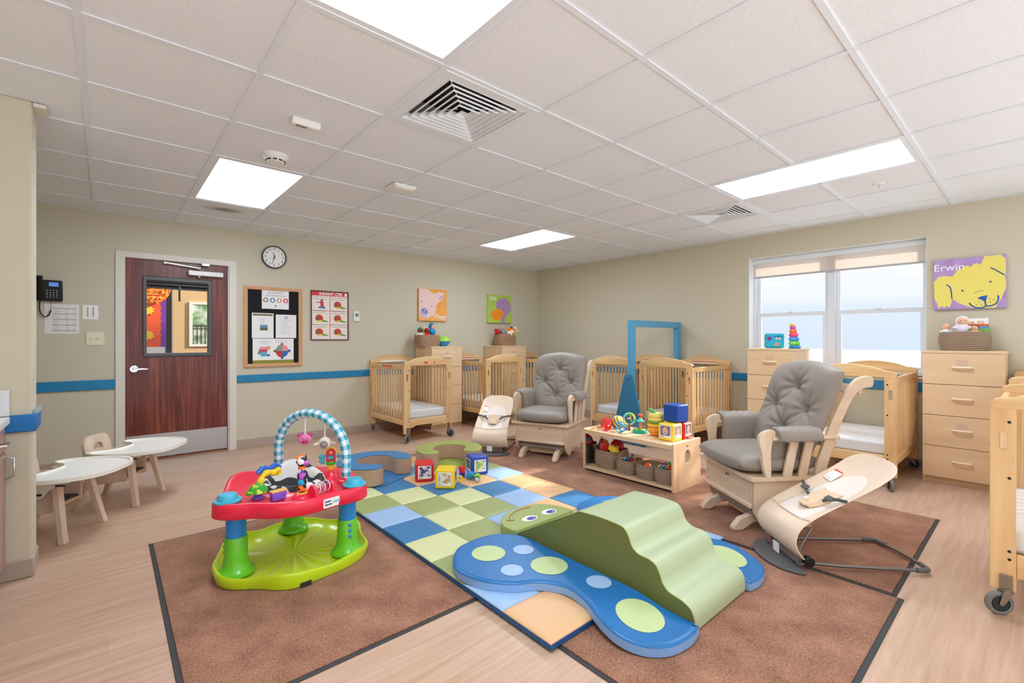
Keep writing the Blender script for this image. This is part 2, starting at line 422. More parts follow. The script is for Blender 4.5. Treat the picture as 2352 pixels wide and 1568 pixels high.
MB().box((.2,-.014,.95),(.50,-.006,1.125)).build('notice', white_v, nb, smooth=False)
nw = bpy.data.objects.new('window_2', None); C.objects.link(nw); struct(nw); nw['label'] = 'far window with trees and railing seen through the door glass'
MB().plate(rect(.795,1.12,1.25,1.70),[rect(.83,1.15,1.22,1.67)],7.285,7.3,'y').build('window_frame', white_m, nw, smooth=False)
MB().box((.83,7.292,1.15),(1.22,7.298,1.67)).build('pane', mat('trees_beyond',(96,150,80),.9,c2=(235,245,235),ns=9,emit=0), nw, smooth=False)
q = MB()
for k in range(9): q.box((.84+k*.045,7.286,1.15),(.846+k*.045,7.29,1.40))
q.box((.83,7.286,1.39),(1.22,7.29,1.40)); q.box((.83,7.286,1.35),(1.22,7.29,1.357)); q.build('railing', dkgrey_m, nw, smooth=False)

# window
win = bpy.data.objects.new('window_1', None); C.objects.link(win); struct(win); win['label'] = 'double sash window with white frames'
vin = mat('white_vinyl_sash',(222,226,232),.4)
f = MB()
X0 = XR+.15; X1 = XR+.198
f.plate([(W0,WZ0),(W1,WZ0),(W1,WZ1),(W0,WZ1)],[rect(W0+.012,WZ0+.03,1.45,WZ1-.03),rect(1.52,WZ0+.03,W1-.03,WZ1-.03)],X0-.02,X1,'x')
f.build('window_frame', vin, win, bevel=.003)
for (a_,b_) in ((W0+.012,1.45),(1.52,W1-.03)):
    lo = MB(); lo.plate(rect(a_,WZ0+.03,b_,1.52),[rect(a_+.05,WZ0+.08,b_-.05,1.475)],X0+.0,X0+.03,'x'); s1 = lo.build('lower_sash', vin, win, bevel=.003)
    up = MB(); up.plate(rect(a_,1.48,b_,WZ1-.03),[rect(a_+.035,1.52,b_-.035,WZ1-.06)],X0+.031,X0+.05,'x'); s2 = up.build('upper_sash', vin, win, bevel=.003)
    MB().box((X0+.014,a_+.05,WZ0+.08),(X0+.018,b_-.05,1.475)).build('pane', acryl_m, s1, smooth=False)
    MB().box((X0+.039,a_+.035,1.52),(X0+.043,b_-.035,WZ1-.06)).build('pane', acryl_m, s2, smooth=False)
    MB().box((X0-.012,(a_+b_)/2-.03,1.512),(X0+.01,(a_+b_)/2+.03,1.53)).build('sash_lock', vin, s1, bevel=.003)
MB().box((XR-.012,W0-.0,WZ0-.02),(X0-.02,W1,WZ0)).build('window_sill', white_m, win, bevel=.004)
rv = MB(); rv.box((XR+.001,W0,WZ1-.004),(X0-.02,W1,WZ1)); rv.box((XR+.001,W0,WZ0),(X0-.02,W0+.004,WZ1)); rv.box((XR+.001,W1-.004,WZ0),(X0-.02,W1,WZ1))
rv.build('window_return', mat('white_return',(226,230,232),.6), win, smooth=False)
sm = bpy.data.materials.new('sheer_shade'); sm.use_nodes = True
def shade_mat(m):
    nt = m.node_tree; N = nt.nodes; L = nt.links; N.remove(N['Principled BSDF']); o = N['Material Output']
    d = N.new('ShaderNodeBsdfDiffuse'); d.inputs[0].default_value = lin((226,216,206)); t = N.new('ShaderNodeBsdfTranslucent'); t.inputs[0].default_value = lin((232,222,212))
    tr = N.new('ShaderNodeBsdfTransparent'); x = N.new('ShaderNodeMixShader'); x.inputs[0].default_value = .42
    y = N.new('ShaderNodeMixShader'); y.inputs[0].default_value = .12
    L.new(d.outputs[0],x.inputs[1]); L.new(t.outputs[0],x.inputs[2]); L.new(x.outputs[0],y.inputs[1]); L.new(tr.outputs[0],y.inputs[2]); L.new(y.outputs[0],o.inputs[0])
shade_mat(sm)
rsd = thing('roller_shade','translucent cream roller shade rolled down over the top of the window','window shade',(XR+.10,(W0+W1)/2,WZ1-.06))
hw = (W1-W0)/2-.02
MB().box((-.001,-hw,-.155),(.001,hw,.02)).build('shade_cloth', sm, rsd, smooth=False)
MB().cyl((.022,-hw,.035),(.022,hw,.035),.018).build('roller', white_m, rsd)
MB().box((-.008,-hw-.015,0),(-.002,hw+.015,.055)).build('fascia', mat('fascia_white',(226,232,236),.5), rsd, bevel=.002)
MB().box((-.006,-hw,-.17),(.006,hw,-.15)).build('hem_bar', mat('grey_hem',(180,180,184),.5), rsd, bevel=.002)
# ground beyond the window, plus unseen ground behind the camera added for bounce light
struct(MB().box((XR+.3,-60,-.3),(80,60,-.2)).box((-60,-60,-.3),(XR+.3,YO-.02,-.2)).build('ground_and_bounce', mat('pale_concrete',(222,230,240),.8), smooth=False))

# ------------------------------------------------------------------ ceiling fixtures
em = mat('light_diffuser', (228,240,255), .5, emit=11.0)
LL = ['ceiling light panel near the door','long ceiling light panel at the top edge above the camera','long ceiling light panel nearest the window','light panel furthest back above the cribs']
for (i,j,a,b),lb in zip(lights,LL):
    cx = GX+(i+a/2)*GT; cy = GY+(j+b/2)*GT
    t = thing('ceiling_light', 'flat white rectangular '+lb, 'ceiling light', (cx,cy,ZC+.004), 0, 'ceiling light panels')
    hx = a*GT/2-.0125; hy = b*GT/2-.0125
    MB().plate(rect(-hx,-hy,hx,hy),[rect(-hx+.03,-hy+.03,hx-.03,hy-.03)],-.002,.012,'z').build('frame', tee_m, t, smooth=False)
    MB().box((-hx+.03,-hy+.03,.002),(hx-.03,hy-.03,.006)).build('diffuser', em, t, smooth=False)
dm = mat('diffuser_white', (234,240,246), .5)
for (i,j),lb in zip(diffs,['large square four way air diffuser above the middle of the room','square four way air diffuser by the window wall']):
    cx = GX+(i+.5)*GT; cy = GY+(j+.5)*GT
    t = thing('air_diffuser', 'white '+lb, 'air vent', (cx,cy,ZC), 0, 'square air diffusers')
    h_ = GT/2-.0125
    MB().plate(rect(-h_,-h_,h_,h_),[rect(-.245,-.245,.245,.245)],-.004,.006,'z').build('frame', dm, t, smooth=False)
    MB().plate(rect(-.262,-.262,.262,.262),[rect(-.25,-.25,.25,.25)],.006,.13,'z').add([(-.25,-.25,.128),(.25,-.25,.128),(.25,.25,.128),(-.25,.25,.128)],[(0,1,2,3)],1).build('plenum_box', [mat('duct_grey',(190,190,186),.6), mat('duct_dark',(50,48,44),.8)], t, smooth=False)
    for k in range(7):
        r0 = .236-.034*k; r1 = r0-.024; z0 = -.004; z1 = .022
        if k == 6: r1 = .0
        q = MB()
        th = .0015
        if k < 6:
            r2 = r0+.005; z2 = z0+.006; q.add([(-r0,-r0,z0),(r0,-r0,z0),(r0,r0,z0),(-r0,r0,z0),(-r1,-r1,z1),(r1,-r1,z1),(r1,r1,z1),(-r1,r1,z1),(-r2,-r2,z2),(r2,-r2,z2),(r2,r2,z2),(-r2,r2,z2)],[(0,1,5,4),(1,2,6,5),(2,3,7,6),(3,0,4,7),(8,9,1,0),(9,10,2,1),(10,11,3,2),(11,8,0,3)])
        else:
            q.add([(-r0,-r0,z0),(r0,-r0,z0),(r0,r0,z0),(-r0,r0,z0),(0,0,.02)],[(0,1,4),(1,2,4),(2,3,4),(3,0,4)])
        o = q.build('louvre_ring', dm, t, smooth=False)
        s_ = o.modifiers.new('solid','SOLIDIFY'); s_.thickness = .0018
    q = MB()
    for s1 in (-1,1):
        for s2 in (-1,1): q.tube([(s1*.02,s2*.02,.03),(s1*.225,s2*.225,.006)],.003,6)
    q.build('brace', dm, t)
# sensors
def ceil_thing(name,label,cat,x,y): return thing(name,label,cat,(x,y,ZC+.006),0)
t = ceil_thing('motion_sensor','small white rounded bar shaped motion sensor on a ceiling tile','sensor',.83,2.70)
q = MB(); pr = [(-.028,0),(.028,0),(.026,-.022),(.016,-.036),(-.016,-.036),(-.026,-.022)]
q.prism([(p[0],p[1]) for p in pr],-.075,.075,'x'); q.build('body', white_m, t, bevel=.004)
q = MB()
for k in range(5): q.box((-.05+k*.012,-.012,-.0375),(-.043+k*.012,.012,-.0358))
q.build('slots', grey_pl, t, smooth=False)
t = ceil_thing('smoke_detector','round white smoke detector beside the light panel near the door','smoke detector',.835,3.335)
MB().lathe([(.001,0),(.082,0),(.080,-.01),(.062,-.03),(.055,-.042),(.05,-.05),(.001,-.052)]).build('body', white_m, t)
q = MB()
for k in range(10):
    an = 2*pi*k/10; q.box((-.012,-.002,-.006),(.012,.002,.002),0,T(.0565*cos(an),.0565*sin(an),-.038)@Matrix.Rotation(an+pi/2,4,'Z'))
q.build('slots', blackrub_m, t, smooth=False)
t = ceil_thing('access_point','white square wireless access point hung on the ceiling grid','access point',1.755,3.36)
q = MB().cushion(lambda u,v:(u*.095,v*.095), lambda u,v:-.006, lambda u,v:-.034*((1-u**8)*(1-v**8))**.5-.006,24,24); q.build('body', white_m, t)
MB().box((-.07,-.07,-.008),(.07,.07,0)).build('mount', grey_pl, t, smooth=False)
for x,y,l in ((4.538,.842,'small recessed sprinkler head near the window wall'),(4.52,4.55,'small recessed sprinkler head beyond the furthest light panel')):
    t = ceil_thing('sprinkler','white '+l,'sprinkler',x,y)
    MB().lathe([(.001,0),(.036,0),(.034,-.006),(.02,-.008),(.001,-.008)],n=24).build('rose', white_m, t)
    q = MB(); q.cyl((0,0,-.004),(0,0,-.03),.004); q.box((-.012,-.002,-.032),(.012,.002,-.029)); q.box((-.002,-.012,-.032),(.002,.012,-.029)); q.build('head', chrome_m, t)
# ------------------------------------------------------------------ things on the back wall
WR = (R(90),0,0); WRR = (R(90),0,R(-90))
ink = mat('black_ink',(30,30,34),.6); inkg = mat('grey_ink',(150,150,152),.6); white_ink = mat('white_ink',(248,248,246),.5)
y0 = YB-.003
def wbox(m, x0,z0,x1,z1, d0=.0, d1=.001, mi=0): m.box((x0,-d1,z0),(x1,-d0,z1),mi)
# clock
t = thing('wall_clock','round white wall clock with black rim and numerals above the corkboard','clock',(1.44,YB,2.155))
MB().lathe([(.001,0),(.128,0),(.13,.02),(.128,.04),(.118,.042),(.116,.03),(.001,.03)],n=48,M=RX(90)).build('rim', black_m, t)
MB().lathe([(.001,0),(.117,0),(.117,.002),(.001,.002)],(0,0,.031),n=48,M=RX(90)).build('dial', white_v, t)
for k in range(1,13):
    a = pi/2-2*pi*k/12
    txt(str(k),'numeral',.036,(.093*cos(a),-.0345,.093*sin(a)),WR,ink,t)
def hand(name, an, ln, w, m, back=.02):
    q = MB(); q.prism([(-w,-back),(w,-back),(w*.5,ln),(-w*.5,ln)],-.038,-.036,'y'); o = q.build(name, m, t, smooth=False); o.rotation_euler = (0,R(an),0)
hand('hour_hand',-15,.055,.004,ink); hand('minute_hand',197,.085,.0032,ink); hand('second_hand',245,.08,.001,mat('red_hand',(190,40,40),.5),.03)
# corkboard
cb = thing('notice_board','black felt notice board in an oak frame holding four papers','notice board',(1.44,YB,1.355))
oak = wood('oak_frame',(222,170,120),(198,142,92),'z',.45); oakx = wood('oak_frame_x',(222,170,120),(198,142,92),'x',.45)
q = MB(); q.prism([(-.305,-.455),(-.268,-.418),(-.268,.418),(-.305,.455)],-.022,0,'y',0); q.prism([(.305,-.455),(.268,-.418),(.268,.418),(.305,.455)],-.022,0,'y',0)
q.prism([(-.305,.455),(-.268,.418),(.268,.418),(.305,.455)],-.022,0,'y',1); q.prism([(-.305,-.455),(-.268,-.418),(.268,-.418),(.305,-.455)],-.022,0,'y',1)
q.build('frame', [oak,oakx], cb, bevel=.002)
MB().box((-.27,-.01,-.42),(.27,-.002,.42)).build('felt_panel', mat('black_felt',(16,16,20),.9), cb, smooth=False)
sleeve = mat('paper_in_sleeve',(238,236,232),.12,coat=.6)
def paper(name, lb, x0,z0,x1,z1, y=-.0115, mats=None, fn=None, m=None):
    o = thing(name, lb, 'paper', ((x0+x1)/2, YB+y, (z0+z1)/2), 0)
    W_ = (x1-x0)/2; H_ = (z1-z0)/2
    MB().box((-W_,-.001,-H_),(W_,0,H_)).build('sheet', m or sleeve, o, smooth=False)
    if fn: fn(o, W_, H_)
    return o
def lines(q, x0,x1,z0,z1,n,mi=0,jit=.2,th=.0016,y=-.0016):
    for k in range(n):
        z = z1-(z1-z0)*k/max(1,n-1); e = x1-(x1-x0)*jit*random.random(); q.box((x0,y,z-th),(e,y+.0005,z+th),mi)
def p_allergy(o,W_,H_):
    txt('ALLERGEN',"heading",.034,(.0,-.0016,H_-.035),WR,inkg,o); txt('INFORMATION',"heading",.03,(.0,-.0016,H_-.073),WR,inkg,o)
    for k,c in enumerate(((120,108,80),(50,130,180),(226,140,70),(205,50,55))):
        q = MB(); x = -W_+.04+k*.071; q.prism(ell(x,-.012,.027,.027),-.0018,-.0012,'y',0); q.prism(ell(x,-.012,.013,.016),-.0022,-.0018,'y',1)
        q.build('round_symbol',[mat('sym%d'%k,c,.5),white_ink],o,smooth=False)
    q = MB(); q.prism(ell(0,-.075,.009,.007),-.0018,-.0012,'y'); q.build('emblem', ink, o, smooth=False)
paper('paper_notice','white allergen paper with four coloured round symbols at the top of the black notice board',1.315,1.561,1.601,1.785,fn=p_allergy)
def p_hill(o,W_,H_):
    q = MB(); q.box((-W_+.01,-.0016,H_-.03),(W_-.01,-.001,H_-.01),0); q.build('header', mat('olive_print',(112,102,52),.5), o, smooth=False)
    q = MB(); q.box((-.03,-.0016,-.02),(.05,-.001,.01),0); q.box((-.03,-.0016,-.055),(.05,-.001,-.02),1); q.build('landscape_print',[mat('sky_print',(96,150,190),.5),mat('hill_print',(96,98,66),.5)], o, smooth=False)
    q = MB(); lines(q,-.03,.02,.03,.08,4); q.build('small_print', inkg, o, smooth=False)
paper('paper_notice','paper with olive header and landscape print at middle left of the notice board',1.214,1.225,1.437,1.510,fn=p_hill)
def p_blue(o,W_,H_):
    q = MB(); q.plate(ell(0,H_-.035,.018,.018),[ell(0,H_-.035,.01,.01)],-.0018,-.0012,'y'); q.build('emblem', mat('blue_emblem',(90,150,190),.5), o, smooth=False)
    q = MB(); lines(q,-.06,.06,-.08,.07,9,jit=.5); q.build('small_print', inkg, o, smooth=False)
paper('paper_notice','plain white letter with a round blue emblem at middle right of the notice board',1.460,1.228,1.683,1.499,fn=p_blue)
def p_wide(o,W_,H_):
    q = MB(); q.box((-W_,-.0016,-H_),(W_,-.001,-H_+.04)); q.build('footer_band', mat('olive_band',(140,140,40),.5), o, smooth=False)
    cols = [(236,150,160),(240,150,90),(190,80,90),(100,140,120),(90,170,200),(60,110,180)]
    q = MB()
    for k,(x0,z0,x1,z1) in enumerate([(-.145,.02,-.075,.05),(-.075,.02,-.035,.055),(-.155,-.01,-.065,.02),(-.165,-.035,-.10,-.01),(-.135,-.06,-.07,-.01),(-.07,-.06,-.04,-.035)]): q.box((x0,-.0018-.0001*k,z0),(x1,-.001,z1),k)
    q.build('block_chart',[mat('blk%d'%k,c,.5) for k,c in enumerate(cols)], o, smooth=False)
    q = MB(); cx,cz = .09,.0
    for k in range(4):
        pts = [(cx,cz)]+[(cx+.07*cos(pi/2*k+pi/2*j/8),cz+.075*sin(pi/2*k+pi/2*j/8)) for j in range(9)]; q.prism(pts,-.0018,-.001,'y',k)
        q.prism(ell(cx+.078*cos(pi/2*k),cz+.08*sin(pi/2*k),.015,.015,16),-.0024,-.001,'y',4+(k % 3))
    q.build('wheel_chart',[mat('wh%d'%k,c,.5) for k,c in enumerate([(235,150,150),(120,160,140),(205,40,45),(40,110,180),(40,90,150),(220,80,80),(90,95,60)])], o, smooth=False)
    q = MB(); lines(q,-.15,-.04,.085,.115,3); lines(q,.02,.16,.1,.12,2); q.build('small_print', inkg, o, smooth=False)
paper('paper_notice','wide chart paper with a coloured wheel at the bottom of the notice board',1.222,.935,1.654,1.220,fn=p_wide)
# CPR poster
cp = thing('safety_poster','framed INFANT CPR poster with a red header right of the notice board','poster',(2.082,YB,1.506))
W_,H_ = .232,.305
MB().plate(rect(-W_,-H_,W_,H_),[rect(-W_+.012,-H_+.012,W_-.012,H_-.012)],-.016,0,'y').build('frame', mat('dark_red_frame',(92,40,52),.25,metal=.3), cp, bevel=.002)
MB().box((-W_+.01,-.006,-H_+.01),(W_-.01,-.003,H_-.01)).build('sheet', mat('poster_cream',(240,226,212),.12,coat=.7), cp, smooth=False)
redp = mat('poster_red',(214,44,48),.4)
q = MB(); wbox(q,-W_+.012,H_-.062,W_-.012,H_-.012,.006,.0068); wbox(q,-.003,-H_+.02,.003,H_-.06,.006,.0068)
for z in (-.115,.06): wbox(q,-W_+.015,z-.002,W_-.015,z+.002,.006,.0068)
q.build('header_and_rules', redp, cp, smooth=False)
txt('INFANT CPR','title',.05,(.01,-.0072,H_-.039),WR,white_ink,cp,bold=.0012)
q = MB(); wbox(q,W_-.05,H_-.055,W_-.018,H_-.018,.007,.0076); q.build('logo_box', white_ink, cp, smooth=False)
skin = mat('print_skin',(150,80,60),.5); pg = mat('print_green',(80,150,70),.5); py = mat('print_yellow',(235,210,60),.5); prd = mat('print_red',(205,60,50),.5); pbl = mat('print_blue',(70,130,160),.5)
for n,(cx,cz) in enumerate([(-.11,.14),(.115,.14),(-.11,-.03),(.115,-.03),(-.11,-.2),(.115,-.2)]):
    q = MB(); lines(q,cx-.09,cx+.09,cz+.06,cz+.085,2,0); q.build('caption', ink, cp, smooth=False).location = (0,-.0055,0)
    txt('153264'[n],'panel_number',.02,(cx-.095,-.0072,cz+.09),WR,ink,cp)
    q = MB()
    if n == 0:
        q.prism(ell(cx+.01,cz+.045,.014,.018),-.0075,-.006,'y',0); q.prism([(cx-.01,cz+.03),(cx+.03,cz+.03),(cx+.035,cz-.03),(cx-.005,cz-.03)],-.0075,-.006,'y',1)
        q.prism([(cx-.06,cz+.022),(cx,cz+.03),(cx,cz+.018),(cx-.06,cz+.014)],-.0075,-.006,'y',1); q.prism([(cx-.02,cz-.03),(cx+.05,cz-.03),(cx+.05,cz-.055),(cx-.04,cz-.05)],-.0075,-.006,'y',4)
    else:
        q.prism(ell(cx-.02,cz+.0,.045,.04,24,-.3),-.0075,-.006,'y',1); q.prism(ell(cx-.045,cz-.005,.022,.03,20),-.0078,-.006,'y',0)
        q.prism([(cx-.02,cz-.03),(cx+.0,cz-.045),(cx+.09,cz-.05),(cx+.08,cz-.04),(cx+.02,cz-.02)],-.0082,-.006,'y',2); q.prism(ell(cx-.01,cz-.04,.03,.012),-.0086,-.006,'y',3)
    q.build('drawing',[skin,prd,pg,py,pbl], cp, smooth=False)
# thermostat
t = thing('thermostat','small white thermostat with a grey screen right of the poster','thermostat',(2.418,YB,1.51))
MB().box((-.04,-.024,-.065),(.04,0,.065)).build('body', white_m, t, bevel=.006)
MB().box((-.022,-.0245,-.005),(.022,-.0235,.038)).build('screen', mat('lcd',(120,140,125),.2), t, smooth=False)
# phone
t = thing('wall_phone','black desk style phone hung on the wall left of the door','phone',(-.392,YB,1.65))
MB().loft([[(-.082,-.035,-.1),(.085,-.035,-.1),(.085,0,-.1),(-.082,0,-.1)],[(-.082,-.07,.085),(.085,-.07,.085),(.085,0,.085),(-.082,0,.085)]]).build('body', black_m, t, bevel=.008)
q = MB(); q.loft([[(-.085,-.075,-.09),(-.035,-.075,-.09),(-.035,-.04,-.09),(-.085,-.04,-.09)],[(-.08,-.078,0),(-.04,-.078,0),(-.04,-.058,0),(-.08,-.058,0)],[(-.085,-.115,.115),(-.035,-.115,.115),(-.035,-.06,.115),(-.085,-.06,.115)]])
q.build('handset', mat('gloss_black',(12,12,13),.15), t, bevel=.008)
MB().box((.0,-.0665,.04),(.06,-.064,.075),0,RX(0)).build('screen', mat('phone_lcd',(80,110,180),.2,emit=.6), t, smooth=False).rotation_euler = (R(9),0,0)
q = MB()
for r_ in range(4):
    for c_ in range(4):
        z = -.005-r_*.02; q.box((-.018+c_*.021,-.0585-.0+(z)*-.19-.004,z-.003),(-.010+c_*.021,-.05+(z)*-.19,z+.003))
q.build('keypad', mat('key_white',(205,205,210),.4), t, smooth=False)
cpts = [(-.06,-.02,-.1),(-.063,-.02,-.16),(-.055,-.02,-.21),(-.03,-.02,-.24),(-.005,-.02,-.225),(.008,-.02,-.18)]
cp2 = spl(cpts,14,False); hel = []
for i,p in enumerate(cp2):
    for k in range(3):
        f_ = (i*3+k); hel.append((p[0]+.0035*cos(f_*1.3), p[1]+.0035*sin(f_*1.3), p[2]+.0006*k))
MB().tube(hel,.0028,6).build('coiled_cord', black_m, t)
MB().tube([(.008,-.02,-.18),(.01,-.02,-.14),(.008,-.02,-.1)],.0018,6).build('cord', black_m, t)
def p_list(o,W_,H_):
    q = MB(); 
    for k in range(5): q.box((-W_+.05,-.0016,H_-.04-k*.05),(W_-.015,-.001,H_-.036-k*.05),0)
    lines(q,-W_+.05,-.005,-H_+.02,H_-.05,17,1,.4,.001); lines(q,.02,.05,-H_+.02,H_-.05,17,1,.4,.001); lines(q,.07,.095,-H_+.02,H_-.05,17,1,.4,.001)
    q.build('printed_table',[mat('dark_rule',(120,110,110),.6),inkg], o, smooth=False)
    q = MB()
    for z in (-.1,0,.1): q.prism(ell(-W_+.012,z,.003,.003,10),-.0016,-.001,'y')
    q.build('punched_holes', inkg, o, smooth=False)
paper('phone_list','white printed phone list in a plastic sleeve below the black wall phone',-.425,1.262,-.2,1.528,y=0,fn=p_list)
def p_small(o,W_,H_):
    q = MB()
    for k,c_ in enumerate(range(10)):
        x = -.02 if k < 5 else .018; z = .038-(k % 5)*.018; q.prism(ell(x,z,.006,.007,8),-.0016,-.001,'y',k % 3)
    q.build('small_pictures',[mat('pic_a',(200,120,80),.6),mat('pic_b',(190,60,80),.6),mat('pic_c',(110,100,100),.6)], o, smooth=False)
paper('small_notice','small square white notice with tiny coloured pictures above the light switch',-.176,1.399,-.068,1.528,y=0,fn=p_small,m=white_v)
t = thing('light_switch','ivory double light switch plate left of the door','light switch',(-.092,YB,1.216))
ivory = mat('ivory_plastic',(232,222,190),.4)
MB().box((-.064,-.007,-.062),(.064,0,.062)).build('plate', ivory, t, bevel=.003)
for x in (-.022,.022): MB().box((-.005,-.022,-.004),(.005,-.004,.01),0,T(x,0,0)@RX(-15)).build('toggle', ivory, t, bevel=.001)
# canvases
def canvas(name, lb, x, z, w, h, edge, side='b'):
    if side == 'b': t = thing(name, lb, 'picture', (x,YB,z))
    else: t = thing(name, lb, 'picture', (XR,x,z), R(-90))
    MB().box((-w/2,-.036,-h/2),(w/2,0,h/2)).build('canvas', edge, t, bevel=.003)
    return t
og = mat('orange_paint',(248,176,84),.7,c2=(238,158,66),ns=12); pk = mat('pale_pink_paint',(240,206,196),.7); lil = mat('lilac_paint',(176,156,208),.7); navy = mat('navy_paint',(40,60,120),.6)
t = canvas('animal_canvas','square orange canvas of a pink pig head lettered Megy','',0,.46,.46,og) if 0 else canvas('animal_canvas','square orange canvas of a pink pig head lettered Megy',3.545,1.708,.465,.46,og)
def sheet(t, pts, m, k=0, name='painted_shape', smooth=6, closed=True):
    q = MB(); q.prism(spl(pts,smooth) if smooth else pts,-.0366-.0004*k,-.036,'y'); return q.build(name, m, t, smooth=False)
def nrm(px, x0,y0,x1,y1,w,h): return [(-w/2+(a-x0)/(x1-x0)*w, h/2-(b-y0)/(y1-y0)*h) for a,b in px]
def F(pts): return nrm(pts,262,190,800,825,.465,.46)
def clampc(pts,w,h): return [(max(-w/2,min(w/2,a)),max(-h/2,min(h/2,b))) for a,b in pts]
pig = [(262,190),(430,200),(545,285),(640,235),(750,250),(745,300),(690,400),(620,470),(590,530),(580,640),(540,720),(450,765),(340,790),(262,740)]
sheet(t,clampc(F(pig),.463,.458),pk,1,'pig_head',0)
sheet(t,F([(645,395),(660,345),(725,295),(700,350)]),lil,2); sheet(t,F([(295,640),(320,580),(380,570),(430,620),(420,690),(370,710),(310,690)]),lil,2,'snout')
for c_ in ((335,618),(395,650)): sheet(t,F(ell(c_[0],c_[1],10,22,12,.3)),navy,3,'nostril',0)
for c_ in ((310,443),(505,533)): sheet(t,F(ell(c_[0],c_[1],10,11,12)),navy,3,'eye',0)
MB().tube([(a,-.037,b) for a,b in spl(F([(275,690),(310,735),(360,755),(405,742)]),6,False)],.0035,6).build('smile', navy, t)
txt('Megy','lettering',.10,(.125,-.0374,-.165),WR,white_ink,t)
gg = mat('lime_paint',(186,214,92),.7,c2=(172,200,80),ns=12); dk_or = mat('duck_orange',(250,150,30),.6)
t = canvas('animal_canvas','square lime green canvas of a purple duck head lettered Billy',4.80,1.706,.49,.45,gg)
def F(pts): return nrm(pts,1590,300,2025,855,.49,.45)
sheet(t,F([(1745,560),(1740,470),(1780,400),(1860,360),(1960,390),(2010,480),(2010,590),(1960,670),(1900,760),(1890,850),(1825,850),(1840,740),(1880,640)]),mat('duck_purple',(176,140,190),.7),1,'duck_head',4)
sheet(t,F([(1735,580),(1820,580),(1870,640),(1850,740),(1780,800),(1690,790),(1645,710),(1670,640)]),dk_or,2,'bill')
for c_ in ((1765,543),(1868,590)): sheet(t,F(ell(c_[0],c_[1],9,11,12)),navy,3,'eye',0)
txt('Billy','lettering',.085,(-.135,-.0374,.165),WR,white_ink,t)
pp = mat('purple_paint',(170,138,196),.7,c2=(186,156,208),ns=10); ye = mat('dog_yellow',(238,222,110),.7); nb_ = mat('nose_blue',(10,86,172),.4)
t = canvas('animal_canvas','wide purple canvas of a yellow dog head lettered Erwin',.425,1.70,.452,.447,pp,'r')
# the picture is seen at an angle: unwarp its photo outline
def F(pts):
    o = []
    for a,b in pts:
        s_ = (a-150)/(1155-150); top = 240+s_*(140-240); bot = 925+s_*(880-925)
        o.append((-.226+.452*s_, .2235-.447*(b-top)/(bot-top)))
    return clampc(o,.45,.445)
sheet(t,F([(150,540),(215,465),(300,448),(425,455),(500,365),(530,335),(560,348),(600,305),(650,295),(672,322),(700,295),(765,262),(795,285),(820,280),(845,230),(868,165),(960,155),(1085,143),(1150,205),(1150,425),(1135,440),(1150,500),(1152,600),(1130,660),(1090,760),(1010,885),(720,893),(600,855),(520,825),(430,770),(410,830),(380,895),(345,862),(300,898),(280,865),(225,905),(205,840),(160,765)]),ye,1,'dog_head',0)
sheet(t,F([(770,752),(830,725),(912,712),(890,790),(880,800)]),nb_,2,'nose',0)
def stroke(pts,r,n='line'): MB().tube([(a,-.0368,b) for a,b in spl(F(pts),6,False)],r,6).build(n, nb_, t)
stroke([(662,820),(710,865),(780,888),(850,880),(900,855)],.0055,'smile'); stroke([(880,790),(895,855),(960,855),(1030,820),(1055,750),(1048,712)],.0055,'smile')
stroke([(950,330),(1000,350),(1060,385),(1135,430)],.0045); stroke([(335,565),(395,605),(410,680),(420,770)],.0045); stroke([(735,685),(790,655),(862,647)],.0018)
for c_ in ((568,650),(950,523)): sheet(t,F(ell(c_[0],c_[1],17,12,14)),navy,2,'eye',0)
for c_ in ((790,803),(763,840),(823,838),(940,760),(992,775),(946,806)): sheet(t,F(ell(c_[0],c_[1],8,6,10)),navy,2,'freckle',0)
txt('Erwin','lettering',.088,(-.125,-.0374,.150),WR,white_ink,t)

# ------------------------------------------------------------------ base cabinet at the left edge
t = thing('base_cabinet','reddish wood cabinet run at the far left edge butting the partition','cabinet',(-.70,2.4,0))
cabm = wood('cabinet_wood',(176,140,128),(158,120,108),'z',.4)
MB().box((-.29,-.9,.08),(.30,.975,.79)).build('carcass', cabm, t, smooth=False)
MB().box((-.25,-.9,0),(.25,.97,.08)).build('toe_kick', blackrub_m, t, smooth=False)
dr = MB().box((.301,.5,.66),(.318,.972,.785)).build('drawer', cabm, t, bevel=.003)
MB().tube([(.318,.70,.72),(.35,.71,.72),(.35,.79,.72),(.318,.80,.72)],.005,8).build('handle', chrome_m, dr)
dd = MB().box((.301,.5,.10),(.318,.972,.65)).build('door', cabm, t, bevel=.003)
MB().tube([(.318,.955,.52),(.35,.95,.53),(.35,.95,.62),(.318,.955,.63)],.005,8).build('handle', chrome_m, dd)
t = thing('countertop','pale laminate countertop with an upstand at the far left edge','countertop',(-.70,2.4,.79))
lam = mat('pale_laminate',(226,222,214),.35)
MB().box((-.29,-.9,0),(.335,.96,.035)).build('slab', lam, t, bevel=.004)
MB().box((-.29,.965,.036),(.332,.989,.166)).build('upstand', mat('upstand_white',(220,222,226),.35), t, bevel=.003)

